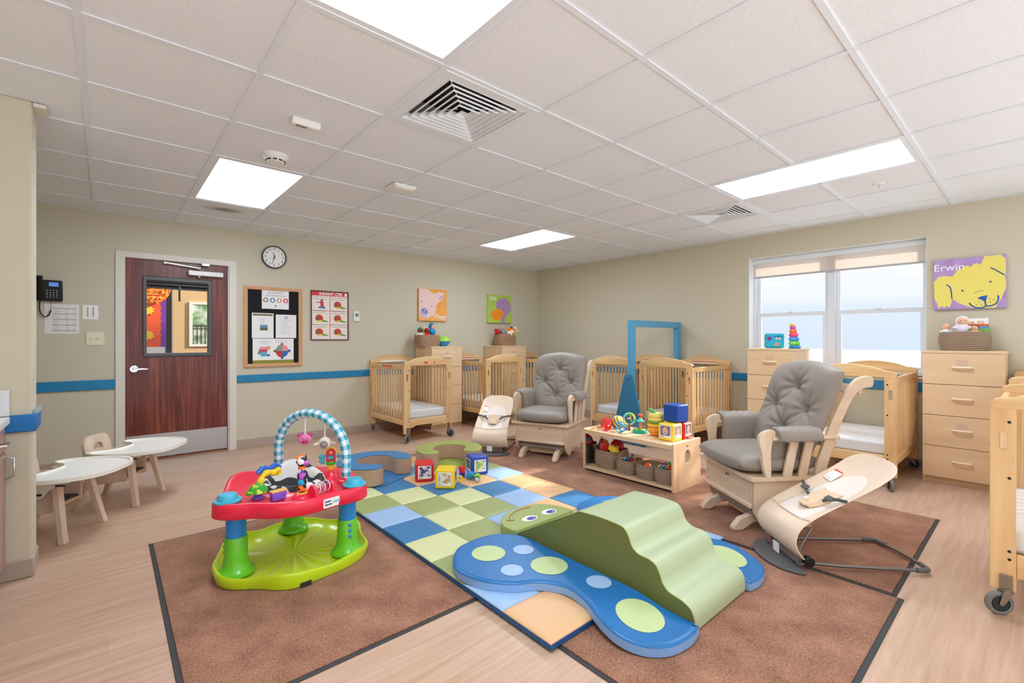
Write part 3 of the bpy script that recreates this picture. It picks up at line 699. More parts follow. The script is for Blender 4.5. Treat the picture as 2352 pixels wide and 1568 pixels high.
# ------------------------------------------------------------------ dressers
def dresser(lb, x, y, rz, w, d=.44, h=1.115):
    t = thing('dresser', lb, 'chest of drawers', (x,y,0), rz, 'maple chests of four drawers')
    q = MB(); q.box((-w/2,-d/2,.0),(-w/2+.018,d/2,h-.022)); q.box((w/2-.018,-d/2,.0),(w/2,d/2,h-.022)); q.box((-w/2,d/2-.01,0),(w/2,d/2,h-.022)); q.box((-w/2,-d/2+.022,0),(w/2,-d/2+.04,.06))
    q.box((-w/2+.018,-d/2+.03,h-.06),(w/2-.018,d/2-.01,h-.022)); q.box((-w/2+.018,-d/2+.03,.06),(w/2-.018,d/2-.01,.08))
    q.build('carcass', maplez, t, smooth=False)
    MB().box((-w/2-.008,-d/2-.012,h-.022),(w/2+.008,d/2,h)).build('top', maple, t, bevel=.003)
    hh = (h-.022-.055)/4
    for k in range(4):
        z0 = .055+k*hh
        dr = MB().box((-w/2+.001,-d/2-.018,z0+.002),(w/2-.001,-d/2,z0+hh-.002)).build('drawer', maple, t, bevel=.0015)
        q = MB(); zc = z0+hh*.56; q.tube([(-.055,-d/2-.018,zc),(-.055,-d/2-.036,zc),(-.045,-d/2-.044,zc),(.045,-d/2-.044,zc),(.055,-d/2-.036,zc),(.055,-d/2-.018,zc)],.0085,8)
        q.build('handle', mat('ivory_handle',(240,226,200),.35), dr)
        if k in (1,3): MB().box((-.036,-d/2-.0188,zc+.012),(.036,-d/2-.018,zc+.062)).build('label_mark', mat('label_residue',(216,184,158),.3), dr, smooth=False)
    return t
dresser('maple chest of drawers holding the blue and red dolls basket, right of the leftmost crib',3.512,5.615,0,.49)
dresser('maple chest of drawers holding the basket of stuffed animals, near the room corner',4.742,5.615,0,.49)
dresser('maple chest of drawers standing in front of the left side of the window',5.455,1.875,R(-90),.455,.44)
dresser('maple chest of drawers below the yellow dog canvas, right of the window',5.475,.433,R(-90),.487,.40)

# ------------------------------------------------------------------ cribs
W,Lc = .66,.95
bolt = mat('dark_bolt',(50,44,40),.4,metal=.6)
def caster(parent, x, y, rz, r=.05):
    q = MB(); M_ = T(x,y,0)@RZ(rz)
    q.box((-.02,-.004,.10),(.02,.004,.175),0,T(x,y+(.003 if y > 0 else -.003),0)); q.cyl((0,0,.1),(0,0,.115),.018,mi=0,M=M_)
    for s_ in (-1,1): q.prism([(-.02,.105),(.02,.105),(.035,.05),(.025,.042),(.015,.05)],s_*.017-.0015,s_*.017+.0015,'y',0,M_)
    q.box((-.02,-.018,.1),(.02,.018,.105),0,M_)
    o = q.build('caster', mat('caster_steel',(150,140,128),.3,metal=.8), parent, bevel=.001)
    q = MB(); MM = M_@T(.025,0,r)@RX(90)
    q.lathe([(.001,-.011),(.03,-.011),(.032,-.007),(.034,-.011),(r-.006,-.012),(r,-.008),(r,.008),(r-.006,.012),(.034,.011),(.032,.007),(.03,.011),(.001,.011)],M=MM,mf=lambda i,j: 1 if 3 <= i <= 7 else 0)
    q.build('wheel',[blackrub_m, mat('grey_tyre',(120,118,116),.6)], o)
def make_crib():
    t = thing('crib','','crib')
    for e in (-1,1):
        yo = e*(Lc/2); ya,yb = sorted((yo, yo-e*.03))
        for s_ in (-1,1):
            xc = s_*(W/2-.04)
            q = MB(); out = rrect(xc-.04,.105,xc+.04,.935,.006,2)
            q.plate(out,[rrect(xc-.013,.72,xc+.013,.80,.0129,6)],ya,yb,'y',0)
            for z in (.15,.245,.28,.60,.845):
                q.cyl((xc-s_*.02,yo,z),(xc-s_*.02,yo+e*.003,z),.006,n=10,mi=1)
            q.build('post',[pine_z,bolt],t,bevel=.004)
        top = [(-W/2,.90),(-W/2,.925),(-W/2+.012,.943),(-W/2+.04,.952),(-W/2+.075,.954),(-W/2+.10,.966),(-W/2+.15,.984)]
        top += [(-W/2+.15+(W-.3)*k/12,.984+.022*sin(pi*k/12)) for k in range(1,12)]
        top += [(-a,b) for a,b in reversed([(-W/2,.90),(-W/2,.925),(-W/2+.012,.943),(-W/2+.04,.952),(-W/2+.075,.954),(-W/2+.10,.966),(-W/2+.15,.984)])]
        MB().prism(top,ya-.001,yb+.001,'y').build('arched_rail',pine_x,t,bevel=.005)
        low = [(-W/2+.08,.27),(-W/2+.08,.165),(-W/2+.12,.17),(-W/2+.16,.19)]+[(W/2-.16,.19),(W/2-.12,.17),(W/2-.08,.165),(W/2-.08,.27)]
        MB().prism(low,ya+.003,yb-.003,'y').build('bottom_rail',pine_x,t,bevel=.004)
        MB().box((-W/2+.075,yo-e*.012,.265),(W/2-.075,yo-e*.016,.905)).build('clear_panel',acryl_m,t,smooth=False)
    for s_ in (-1,1):
        q = MB(); xa,xb = sorted((s_*(W/2-.008),s_*(W/2-.032)))
        q.box((xa,-Lc/2+.03,.855),(xb,Lc/2-.03,.905)); q.box((xa,-Lc/2+.03,.20),(xb,Lc/2-.03,.265))
        n = 12; y_ = [-Lc/2+.085+k*(Lc-.17)/(n-1) for k in range(n)]
        for y in y_: q.box((xa+.005,y-.014,.26),(xb-.005,y+.014,.86),1)
        for e in (-1,1):
            q.box((xa+.002,e*(Lc/2-.03)-.018,.26),(xb-.002,e*(Lc/2-.03)+.018,.86),1)
        o = q.build('slatted_side',[pine_y,pine_z],t,bevel=.003)
        q = MB()
        for z in [.34+.018*k for k in range(8)]+[.55+.018*k for k in range(6)]: q.box((s_*(W/2-.0085),Lc/2-.042,z),(s_*(W/2-.0065),Lc/2-.032,z+.009))
        q.build('height_track',bolt,o,smooth=False)
    MB().box((-W/2+.035,-Lc/2+.04,.245),(W/2-.035,Lc/2-.04,.262)).build('mattress_board',pine_y,t,smooth=False)
    for i_,(x,y) in enumerate(((-1,-1),(1,-1),(-1,1),(1,1))): caster(t,x*(W/2-.05),y*(Lc/2+.001)-(.0 if y < 0 else .0),[215,-60,150,15][i_])
    return t
redl = mat('red_warning',(222,70,55),.5)
C0 = make_crib()
def place_crib(lb, x, y, rz, first=False):
    o = C0 if first else dup(C0,(x,y,0),rz)
    o.location = (x,y,0); o.rotation_euler = (0,0,rz); o['label'] = lb; o['group'] = 'wooden cribs around the walls'
    m_ = thing('crib_mattress','white crib mattress lying in the '+lb.split(',')[0].replace('pale wooden crib','crib'),'mattress',(x,y,.2625),rz,'crib mattresses')
    return o, m_
MX = MB().box((-W/2+.04,-Lc/2+.04,0),(W/2-.04,Lc/2-.04,.108))
mm0 = MX.build('mattress', matt_w, bevel=.022, seg=4)
E_ = R(-90)
spots = [('pale wooden crib nearest the door, left of the first dresser',2.925,5.355,0),
 ('pale wooden crib between the two back wall dressers, behind the cream bouncer',4.135,5.355,0),
 ('pale wooden crib in the back corner, mostly hidden behind the left glider chair',5.35,5.355,0),
 ('pale wooden crib left of the blue frame, beside the left glider chair',5.185,3.52,E_),
 ('pale wooden crib right of the blue frame, left of the window',5.185,2.79,E_),
 ('pale wooden crib in front of the window, behind the right glider chair',5.195,1.09,E_),
 ('pale wooden crib cut off by the right edge of the photo, nearest the camera',3.445,-.175,E_),
 ('pale wooden crib at the right edge, further back beside the right dresser',5.195,-.175,E_)]
cribs = []
for i_,(lb,x,y,rz) in enumerate(spots):
    o,m_ = place_crib(lb,x,y,rz,i_ == 0)
    c_ = mm0 if i_ == 0 else mm0.copy()
    if i_: C.objects.link(c_)
    c_.parent = m_
    cribs.append(o)
for i_,o in enumerate(cribs):
    if i_ == 0:
        q = MB(); q.box((-.065,-Lc/2-.0025,.922),(.085,-Lc/2-.001,.945),0); q.box((-.02,-Lc/2-.003,.925),(.07,-Lc/2-.0025,.942),1)
        q.build('warning_sticker',[redl,mat('pink_print',(244,190,180),.5)],o,smooth=False)
        MB().box((-W/2+.0065,-.16,.875),(-W/2+.0085,.10,.893)).build('warning_sticker',redl,o,smooth=False)
        q = MB(); q.box((-.18,Lc/2-.0335,.91),(.2,Lc/2-.0315,.93)); q.build('white_sticker',white_v,o,smooth=False)
    elif i_ in (1,2,3,4):
        q = MB(); q.box((-.16,Lc/2-.0335,.925),(.16,Lc/2-.0315,.935),0); q.box((-.16,Lc/2-.0335,.912),(.16,Lc/2-.0315,.925),1); q.build('warning_sticker',[redl,white_v],o,smooth=False)

# ------------------------------------------------------------------ blue divider frame
bl = mat('blue_painted_frame',(84,160,198),.45); bl2 = mat('blue_painted_foot',(50,126,166),.5)
t = thing('divider_frame','tall open blue wooden frame on trapezoid feet between two cribs','frame',(4.55,3.145,0))
q = MB(); q.box((0,-.025,.09),(.09,.025,1.435)); q.box((1.03,-.025,.09),(1.115,.025,1.435)); q.box((.09,-.025,1.36),(1.03,.025,1.435)); q.box((.09,-.025,.09),(1.03,.025,.15))
q.build('frame', bl, t, bevel=.003)
for x in (-.022,1.117):
    q = MB(); q.prism([(-.235,.012),(.235,.012),(.235,.06),(.055,.79),(.035,.81),(-.035,.81),(-.055,.79),(-.235,.06)],x,x+.02,'x')
    o = q.build('foot_board', bl2, t, bevel=.003)
    q = MB(); q.cyl((x-.002,0,.75),(x+.01,0,.75),.008,n=10); q.cyl((x+.01,-.19,0),(x+.01,-.19,.014),.014,n=12); q.cyl((x+.01,.19,0),(x+.01,.19,.014),.014,n=12); q.build('glide', bolt, o)
# ------------------------------------------------------------------ glider chairs
gfab = mat('grey_glider_fabric',(144,134,123),.5,bump=.2,bscale=90,sheen=.15)
gbtn = mat('grey_button',(140,132,122),.5)
def make_glider(name, lb, loc, rz):
    t = thing(name, lb, 'glider chair', (*loc,.011), rz, 'padded glider chairs')
    # base runners and cross bars
    for s_ in (-1,1):
        pr = [(0,0),(.0,.02),(.05,.075),(.13,.10),(.40,.10),(.48,.075),(.53,.02),(.53,0),(.47,0),(.40,.045),(.28,.06),(.13,.045),(.06,0)]
        MB().prism(pr,s_*.185-.022,s_*.185+.022,'x').build('base_runner',gl_y,t,bevel=.005)
    MB().box((-.165,.19,.03),(.165,.24,.09)).box((-.165,.36,.03),(.165,.41,.09)).build('base_crossbar',gl_x,t,bevel=.003)
    # seat box
    q = MB(); q.box((-.262,.085,.185),(.262,.105,.332)); q.build('front_panel',gl_x,t,bevel=.002)
    MB().box((-.262,.072,.150),(.262,.108,.185)).build('front_strip',gl_x,t,bevel=.012,seg=3)
    bm_ = MB()
    for x in (-.245,.245):
        for z in (.2,.26,.315): bm_.cyl((x,.0845,z),(x,.086,z),.004,n=8)
    bm_.build('screw',bolt,t)
    q = MB(); br_ = mat('burnt_mark',(92,60,40),.7)
    for a_,b_ in (((-.02,.285),(-.016,.305)),((-.012,.288),(-.008,.308)),((.0,.285),(.004,.303)),((.012,.288),(.012,.306)),((-.024,.292),(-.004,.297)),((.002,.292),(.02,.297))): q.tube([(a_[0],.0842,a_[1]),(b_[0],.0842,b_[1])],.0014,5)
    q.build('brand_mark',br_,t)
    for s_ in (-1,1):
        pr = [(.088,.335),(.088,.14),(.12,.08),(.16,.045),(.20,.04),(.24,.065),(.30,.09),(.37,.085),(.42,.065),(.47,.055),(.49,.075),(.50,.12),(.55,.335)]
        x0,x1 = sorted((s_*.262,s_*.282)); MB().prism(pr,x0,x1,'x').build('side_panel',gl_y,t,bevel=.004)
    MB().plate(rrect(-.315,.05,.315,.60,.015,3),[],.335,.36,'z').build('seat_board',gl_x,t,bevel=.006)
    MB().box((-.25,.12,.085),(.25,.42,.135)).build('grey_footrest_pad',gfab,t,bevel=.02,seg=3)
    # seat cushion
    def ol(u,v): return (u*.285*sqrt(1-.16*v*v), .28+v*.28*sqrt(1-.16*u*u)-.02*(1-u*u)*(v < 0)*(-v))
    def th(u,v): return ((1-abs(u)**5)*(1-abs(v)**5))**.42
    q = MB(); q.cushion(ol,lambda u,v:.425+.065*th(u,v)-.008*exp(-((u*u+v*v)/.3)),lambda u,v:.42-.057*th(u,v),44,44)
    q.build('seat_cushion',gfab,t,angle=60)
    # back cushion on the reclined plane
    Mb = T(0,.47,.40)@RX(67.5)
    btn = [(0,.47),(-.52,.04),(.52,.02),(0,-.42)]
    def wv(v): return .292+.018*v-.03*max(0,v-.6)**2
    def ob(u,v): return (u*wv(v)*sqrt(1-.12*v*v), .335+v*.335*sqrt(1-.05*u*u)+ (.05*(1-u*u)-.03)*max(0,v)**3)
    def tb(u,v):
        b0 = .085*((1-abs(u)**5)*(1-abs(v)**5))**.38
        x = u*.28; y = v*.335; d_ = 0
        for (bu,bv) in btn:
            bx = bu*.28; by = bv*.335; r_ = hypot(x-bx,y-by); an = atan2(y-by,x-bx)
            d_ += .040*exp(-(r_/.035)**2)+.022*exp(-(r_/.11)**2)
            d_ += .009*(.5+.5*sin(an*9+bu*5))*exp(-((r_-.065)/.05)**2)
        for i_,j_ in ((0,2),(1,3),(0,1),(3,2)):
            ax_,ay_ = btn[i_][0]*.28,btn[i_][1]*.335; bx,by = btn[j_][0]*.28,btn[j_][1]*.335
            L2 = (bx-ax_)**2+(by-ay_)**2; s2 = max(0,min(1,((x-ax_)*(bx-ax_)+(y-ay_)*(by-ay_))/L2)); dd = hypot(x-ax_-s2*(bx-ax_),y-ay_-s2*(by-ay_))
            d_ += (.010 if (i_,j_) in ((0,2),(1,3)) else .004)*exp(-(dd/.012)**2)
        return .03+max(.004,b0-d_*min(1,b0/.05))
    q = MB(); q.cushion(ob,tb,lambda u,v:.03-.035*((1-abs(u)**5)*(1-abs(v)**5))**.4,110,120,0,Mb)
    bc = q.build('back_cushion',gfab,t,angle=70)
    for (bu,bv) in btn:
        x,y = ob(bu,bv); z = tb(bu,bv); MB().ball((x,y,z+.006),(.019,.019,.012),0,Mb).build('button',gbtn,bc)
    # wooden back frame
    for s_ in (-1,1):
        pr = spl([(.47,.36),(.53,.36),(.585,.52),(.655,.70),(.73,.84),(.79,.89),(.85,.90),(.865,.935),(.85,.965),(.80,.968),(.735,.94),(.665,.85),(.58,.68),(.515,.52)],4)
        x0,x1 = sorted((s_*.285,s_*.31)); MB().prism(pr,x0,x1,'x').build('back_post',gl_y,t,bevel=.005)
    MB().box((-.285,-.0,.0),(.285,.02,.055),0,T(0,.78,.86)@RX(-20)).build('back_crossbar',gl_x,t,bevel=.003); MB().box((-.285,0,0),(.285,.02,.05),0,T(0,.60,.52)@RX(-20)).build('back_crossbar',gl_x,t,bevel=.003)
    # arms
    for s_ in (-1,1):
        x0,x1 = sorted((s_*.288,s_*.318))
        pr = spl([(.145,.36),(.175,.36),(.175,.50),(.185,.575),(.205,.61),(.205,.635),(.18,.648),(.14,.64),(.105,.615),(.10,.57),(.118,.50),(.125,.43)],4)
        MB().prism(pr,x0,x1,'x').build('arm_post',gl_z,t,bevel=.006)
        MB().box((min(s_*.275,s_*.33),.18,.585),(max(s_*.275,s_*.33),.62,.608)).build('arm_rail',gl_y,t,bevel=.006)
        q = MB()
        for y in (.26,.36): q.prism([(y,.36),(y+.055,.36),(y+.105,.59),(y+.05,.59)],min(s_*.292,s_*.31),max(s_*.292,s_*.31),'x')
        q.build('arm_slat',gl_z,t,bevel=.003)
        # draped arm pad
        rings = []
        for k in range(15):
            f_ = k/14; y = .205+.275*f_; e_ = (1-abs(2*f_-1)**6)**.35; e_ = max(.25,e_)
            cs = [(.372,.585),(.378,.61),(.362,.645),(.335,.662),(.30,.665),(.262,.655),(.238,.63),(.228,.58),(.225,.52),(.225,.46),(.235,.44),(.262,.445),(.268,.50),(.268,.56),(.275,.59),(.30,.612),(.34,.606),(.352,.59)]
            cc = spl(cs,3); mx_ = .298; mz_ = .60
            wr = .003*sin(k*2.3)
            rings.append([(s_*(mx_+(a_-mx_)*(.8+.2*e_)+wr*sin(i_*.7)), y, mz_+(b_-mz_)*(.82+.18*e_)+wr) for i_,(a_,b_) in enumerate(cc)])
        MB().loft(rings).build('arm_pad',gfab,t,angle=60)
    return t
make_glider('glider_chair','grey tufted glider chair further back, in front of the corner cribs',(3.21,3.31),R(-69.4))
make_glider('glider_chair','large grey tufted glider chair nearest the camera, beside the cream bouncer',(3.066,1.44),R(-125.1))

# ------------------------------------------------------------------ baby bouncers
bfab = mat('cream_bouncer_fabric',(240,216,190),.7,bump=.15,bscale=120,sheen=.2); bfab2 = mat('white_bouncer_fabric',(244,232,220),.7,bump=.15,bscale=120)
bstrap = mat('beige_bib_fabric',(236,206,172),.7,bump=.2,bscale=90); gtube = mat('grey_steel_tube',(128,124,122),.35,metal=.7)
def make_bouncer(lb, loc, rz, zoff=.011):
    t = thing('baby_bouncer', lb, 'baby bouncer', (*loc,zoff), rz, 'cream baby bouncers')
    pl = spl([(-.205,.06),(-.18,-.0),(-.11,-.05),(0,-.07),(.11,-.05),(.18,-.0),(.205,.06),(.12,.062),(0,.065),(-.12,.062)],5)
    MB().prism(pl,.0,.014,'z').build('foot_plate',grey_pl,t,bevel=.004)
    path = spl([(.055,.075),(.025,.12),(.02,.17),(.05,.225),(.12,.275),(.22,.328),(.34,.388),(.45,.445),(.53,.497),(.59,.545)],6,False)
    n = len(path)
    def wd(f_): 
        w_ = .197-.020*f_-.008*sin(pi*min(1,f_*1.3))
        if f_ > .86: w_ *= sqrt(max(.0,1-((f_-.86)/.145)**2.2))
        return w_
    def pos(u,v,off):
        f_ = u; k = f_*(n-1); i = min(n-2,int(k)); a = k-i
        y = path[i][0]*(1-a)+path[i+1][0]*a; z = path[i][1]*(1-a)+path[i+1][1]*a
        dy_ = path[i+1][0]-path[i][0]; dz_ = path[i+1][1]-path[i][1]; l_ = hypot(dy_,dz_) or 1
        sag = .05*(1-v*v)*sin(pi*max(0,min(1,(f_-.3)/.7)))
        ny,nz = -dz_/l_, dy_/l_
        o_ = off-sag
        return (v*wd(f_), y+ny*o_, z+nz*o_)
    M1 = MB(); nu,nv = 60,22
    for side in (0,1):
        M1.v += [pos(i/(nu-1),-cos(pi*j/(nv-1)),(.0065 if side == 0 else -.0065)*sin(pi*j/(nv-1))**.4 if 0 < j < nv-1 else 0) for j in range(nv) for i in range(nu)]
    for j in range(nv-1):
        for i in range(nu-1):
            a = j*nu+i; M1.f += [(a,a+1,a+nu+1,a+nu),(nu*nv+a,nu*nv+a+nu,nu*nv+a+nu+1,nu*nv+a+1)]; M1.m += [0,0]
    for i in range(nu-1):
        for j in (0,nv-1):
            a = j*nu+i; M1.f.append((a,a+1,nu*nv+a+1,nu*nv+a)); M1.m.append(0)
    M1.build('fabric_seat',bfab,t,angle=80)
    # pale inner panel
    nu2,nv2 = 36,18
    def pin(i,j):
        f_ = .40+.42*i/(nu2-1); v = -1+2*j/(nv2-1); s_ = sqrt(max(0,1-max(0,(f_-.60)/.22)**2))*.66 if f_ > .60 else .66
        p = pos(f_,v*s_,.0095*max(.3,1-abs(v)**6)); return p
    q = MB(); q.grid(lambda a,b: pin(a*(nu2-1),b*(nv2-1)),nu2,nv2); o = q.build('inner_panel',bfab2,t,angle=80); s2 = o.modifiers.new('s','SOLIDIFY'); s2.thickness = .004
    MB().tube([pos(.41,-1+.1*i,.008) for i in range(21)],.0025,6).build('seam',bstrap,t)
    # bib with straps
    q = MB()
    def bib(a,b):
        u_ = -1+2*a; v_ = -1+2*b
        f_ = .56+.075*v_+.02*u_*u_; w_ = .40*(1-.35*max(0,-v_)**2)
        return pos(f_,u_*w_,.045*(1-u_*u_*.6)+.003*sin(u_*14))
    q.grid(bib,26,16); o = q.build('bib',bstrap,t,angle=80); s2 = o.modifiers.new('s','SOLIDIFY'); s2.thickness = .01
    q = MB(); a_ = pos(.535,-.06,.06); b_ = pos(.535,.09,.06); c_ = pos(.52,.09,.06); d_ = pos(.52,-.06,.06); q.add([a_,b_,c_,d_],[(0,1,2,3)]); o2 = q.build('bib_label',white_v,o,smooth=False); o2.modifiers.new('s','SOLIDIFY').thickness = .002
    for s_ in (-1,1):
        MB().tube([pos(.57,s_*.36,.035),pos(.585,s_*.55,.04),pos(.60,s_*.78,.03),pos(.615,s_*1.0,.004)],.009,6).build('strap',dkgrey_m,t)
        q = MB(); p = Vector(pos(.585,s_*.56,.045)); q.box((-.022,-.016,-.006),(.022,.016,.008),0,T(*p)@RX(28)); q.build('buckle',grey_pl,t,bevel=.004)
    q = MB(); a_ = [pos(.70,-.80,.010),pos(.70,-.52,.011),pos(.78,-.52,.011),pos(.78,-.80,.010)]
    q.add(a_+[tuple(Vector(p)+Vector((0,-.0018,.003))) for p in a_],[(0,1,2,3),(4,5,6,7),(0,1,5,4),(1,2,6,5),(2,3,7,6),(3,0,4,7)]); w1 = q.build('care_label',white_v,t,smooth=False)
    b1 = [pos(.765,-.80,.0142),pos(.765,-.52,.0152),pos(.78,-.52,.0152),pos(.78,-.80,.0142)]
    MB().add(b1,[(0,1,2,3)]).build('red_band',redl,w1,smooth=False)
    q = MB()
    for k in range(4):
        f_ = .71+.012*k; a2 = pos(f_,-.76,.0148); b2 = pos(f_,-.56,.0152); q.tube([a2,b2],.0009,4)
    q.build('small_print',ink,w1)
    # frame
    fr_ = [(-.14,.05,.022),(-.145,.12,.035),(-.165,.25,.03),(-.18,.60,.016),(-.185,.68,.016)]
    for s_ in (-1,1): MB().tube([(s_*-a,b,c_) for a,b,c_ in fr_],.0085,10).build('frame_tube',gtube,t)
    MB().tube(spl([(-.185,.67,.016),(-.17,.70,.016),(0,.715,.016),(.17,.70,.016),(.185,.67,.016)],5,False),.0085,10).build('rear_tube',gtube,t)
    for s_ in (-1,1): MB().tube(spl([(s_*.184,.635,.016),(s_*.183,.69,.016),(s_*.15,.708,.016),(s_*.11,.712,.016)],4,False),.0125,10).build('corner_cap',grey_pl,t)
    for s_ in (-1,1): 
        MB().tube([(s_*.155,.055,.02),(s_*.165,.05,.06),(s_*.165,.05,.12),(s_*.15,.12,.22)],.006,8).build('seat_wire',gtube,t)
        MB().cyl((s_*.13,.105,.045),(s_*.165,.105,.045),.026).build('hinge',black_m,t,bevel=.003)
    MB().box((-.13,.06,.02),(.13,.10,.034)).build('hinge_bar',grey_pl,t,bevel=.003)
    MB().box((-.028,.02,.03),(.028,.022,.085)).build('hang_tag',white_v,t,smooth=False)
    return t
make_bouncer('cream baby bouncer lying close to the camera beside the large glider chair',(2.76,.98),R(-131.3))
make_bouncer('cream baby bouncer further back, between the leftmost cribs and the back glider chair',(2.99,3.79),R(-50.3))

# ------------------------------------------------------------------ low feeding chairs
tray_m = mat('cream_tray_plastic',(248,244,234),.3)
def make_low():
    t = thing('low_feeding_chair','','feeding chair')
    for s_ in (-1,1):
        for e in (0,1):
            fx,fy = s_*.175,(.0 if e == 0 else .40); tx,ty = s_*.125,(.07 if e == 0 else .31); tz = .375 if e == 0 else .22
            q = MB(); r0,r1 = .019,.024
            def ring(x,y,z,r_): return [(x-r_,y-r_*.8,z),(x+r_,y-r_*.8,z),(x+r_,y+r_*.8,z),(x-r_,y+r_*.8,z)]
            q.loft([ring(fx,fy,0,.021),ring(fx+(tx-fx)*.18,fy+(ty-fy)*.18,tz*.18,.019),ring(tx,ty,tz,.023)])
            q.build('leg',chair_w,t,bevel=.003)
        x0,x1 = sorted((s_*.112,s_*.13))
        MB().prism([(.09,.17),(.33,.15),(.35,.35),(.31,.37),(.09,.375)],x0,x1,'x').build('side_panel',chair_w,t,bevel=.004)
    MB().box((-.112,.09,.185),(.112,.33,.203)).build('seat',wood('low_seat',(222,180,136),(208,164,118),'x'),t,bevel=.004)
    MB().box((-.105,.10,.203),(.105,.30,.215)).build('seat_belt_pad',mat('dark_strap',(52,54,62),.6),t,bevel=.004)
    q = MB(); q.plate(rrect(-.14,-.02,.14,.20,.075,8),[spl([(-.05,.115),(-.045,.09),(.0,.10),(.045,.09),(.05,.115),(.03,.135),(0,.14),(-.03,.135)],4)],-.011,.011,'y',0,T(0,.335,.30)@RX(-10))
    q.build('backrest',chair_w,t,bevel=.006)
    half = [(0,-.205),(.10,-.20),(.19,-.165),(.255,-.09),(.292,.02),(.292,.13),(.265,.23),(.225,.285),(.185,.285),(.15,.245),(.12,.195),(.07,.16),(0,.15)]
    out = spl(half+[(-a,b) for a,b in half[-2:0:-1]],5)
    q = MB(); q.prism(out,.385,.397,'z')
    ins = [(a*.955,b*.94+.0) for a,b in out]
    q.plate(out,[[(a*.95,(b-.02)*.93+.02) for a,b in out]],.395,.408,'z')
    q.build('tray',tray_m,t,bevel=.003)
    for s_ in (-1,1):
        q = MB(); q.prism(spl([(-.03,.385),(.27,.385),(.24,.36),(.20,.30),(.16,.265),(.12,.27),(.09,.31),(.03,.34),(-.01,.35)],4),min(s_*.15,s_*.158),max(s_*.15,s_*.158),'x')
        o = q.build('tray_clip',tray_m,t,bevel=.002)
        q = MB(); q.box((min(s_*.158,s_*.168),.12,.285),(max(s_*.158,s_*.168),.17,.297),0); q.box((min(s_*.158,s_*.168),.0,.335),(max(s_*.158,s_*.168),.05,.345),0,T(0,0,0)); q.build('latch',blackrub_m,o,bevel=.002)
    return t
LC = make_low(); LC['label'] = 'low wooden feeding chair with cream tray nearest the camera, half hidden by the partition'; LC['group'] = 'low feeding chairs by the door'
LC.location = (-.11,3.958,0); LC.rotation_euler = (0,0,R(59.8))
dup(LC,(.243,4.475,0),R(59.8),'low wooden feeding chair with cream tray in front of the door')

# ------------------------------------------------------------------ floor mats
cm = bpy.data.materials.new('brown_carpet'); cm.use_nodes = True
def carpet(m):
    nt = m.node_tree; N = nt.nodes; L = nt.links; b = N['Principled BSDF']; b.inputs['Roughness'].default_value = .95; b.inputs['Sheen Weight'].default_value = .15; b.inputs['Specular IOR Level'].default_value = .1
    tc = N.new('ShaderNodeTexCoord'); n = N.new('ShaderNodeTexNoise'); n.inputs['Scale'].default_value = 130; n.inputs['Detail'].default_value = 4; n.inputs['Roughness'].default_value = .7
    n2 = N.new('ShaderNodeTexNoise'); n2.inputs['Scale'].default_value = 6; n2.inputs['Detail'].default_value = 4
    L.new(tc.outputs['Object'],n.inputs['Vector']); L.new(tc.outputs['Object'],n2.inputs['Vector'])
    a = N.new('ShaderNodeMath'); a.operation = 'MULTIPLY_ADD'; a.inputs[1].default_value = .35; L.new(n2.outputs['Fac'],a.inputs[0])
    s_ = N.new('ShaderNodeMath'); s_.operation = 'MULTIPLY'; s_.inputs[1].default_value = .65; L.new(n.outputs['Fac'],s_.inputs[0]); L.new(s_.outputs[0],a.inputs[2])
    r = N.new('ShaderNodeValToRGB'); r.color_ramp.elements[0].position = .38; r.color_ramp.elements[1].position = .62
    r.color_ramp.elements[0].color = lin((120,78,56)); r.color_ramp.elements[1].color = lin((188,138,110)); L.new(a.outputs[0],r.inputs[0]); L.new(r.outputs[0],b.inputs['Base Color'])
    bp = N.new('ShaderNodeBump'); bp.inputs['Strength'].default_value = .9; bp.inputs['Distance'].default_value = .004; L.new(n.outputs['Fac'],bp.inputs['Height']); L.new(bp.outputs[0],b.inputs['Normal'])
carpet(cm)
def carpet_mat(lb, x0,y0_,x1,y1):
    t = thing('floor_mat', lb, 'mat', ((x0+x1)/2,(y0_+y1)/2,0),0,'brown carpet floor mats')
    a,b = (x1-x0)/2,(y1-y0_)/2
    MB().plate(rect(-a,-b,a,b),[rect(-a+.02,-b+.02,a-.02,b-.02)],0.0,.004,'z').build('rubber_border',mat('mat_rubber',(52,54,54),.6),t,bevel=.0015)
    ne = 60
    q = MB(); q.box((-a+.02,-b+.02,0.0),(a-.02,b-.02,.009)); q.build('carpet_pile',cm,t,bevel=.002)
carpet_mat('brown carpet mat under the baby activity centre',.18,1.72,1.305,3.46)
carpet_mat('brown carpet mat under the foam caterpillar at the bottom of the photo',1.325,.42,2.778,1.95)
carpet_mat('long brown carpet mat under the bench and both glider chairs',2.781,.45,4.19,4.37)
carpet_mat('brown carpet mat mostly covered by the checkered play mat',1.325,1.952,2.778,4.37)

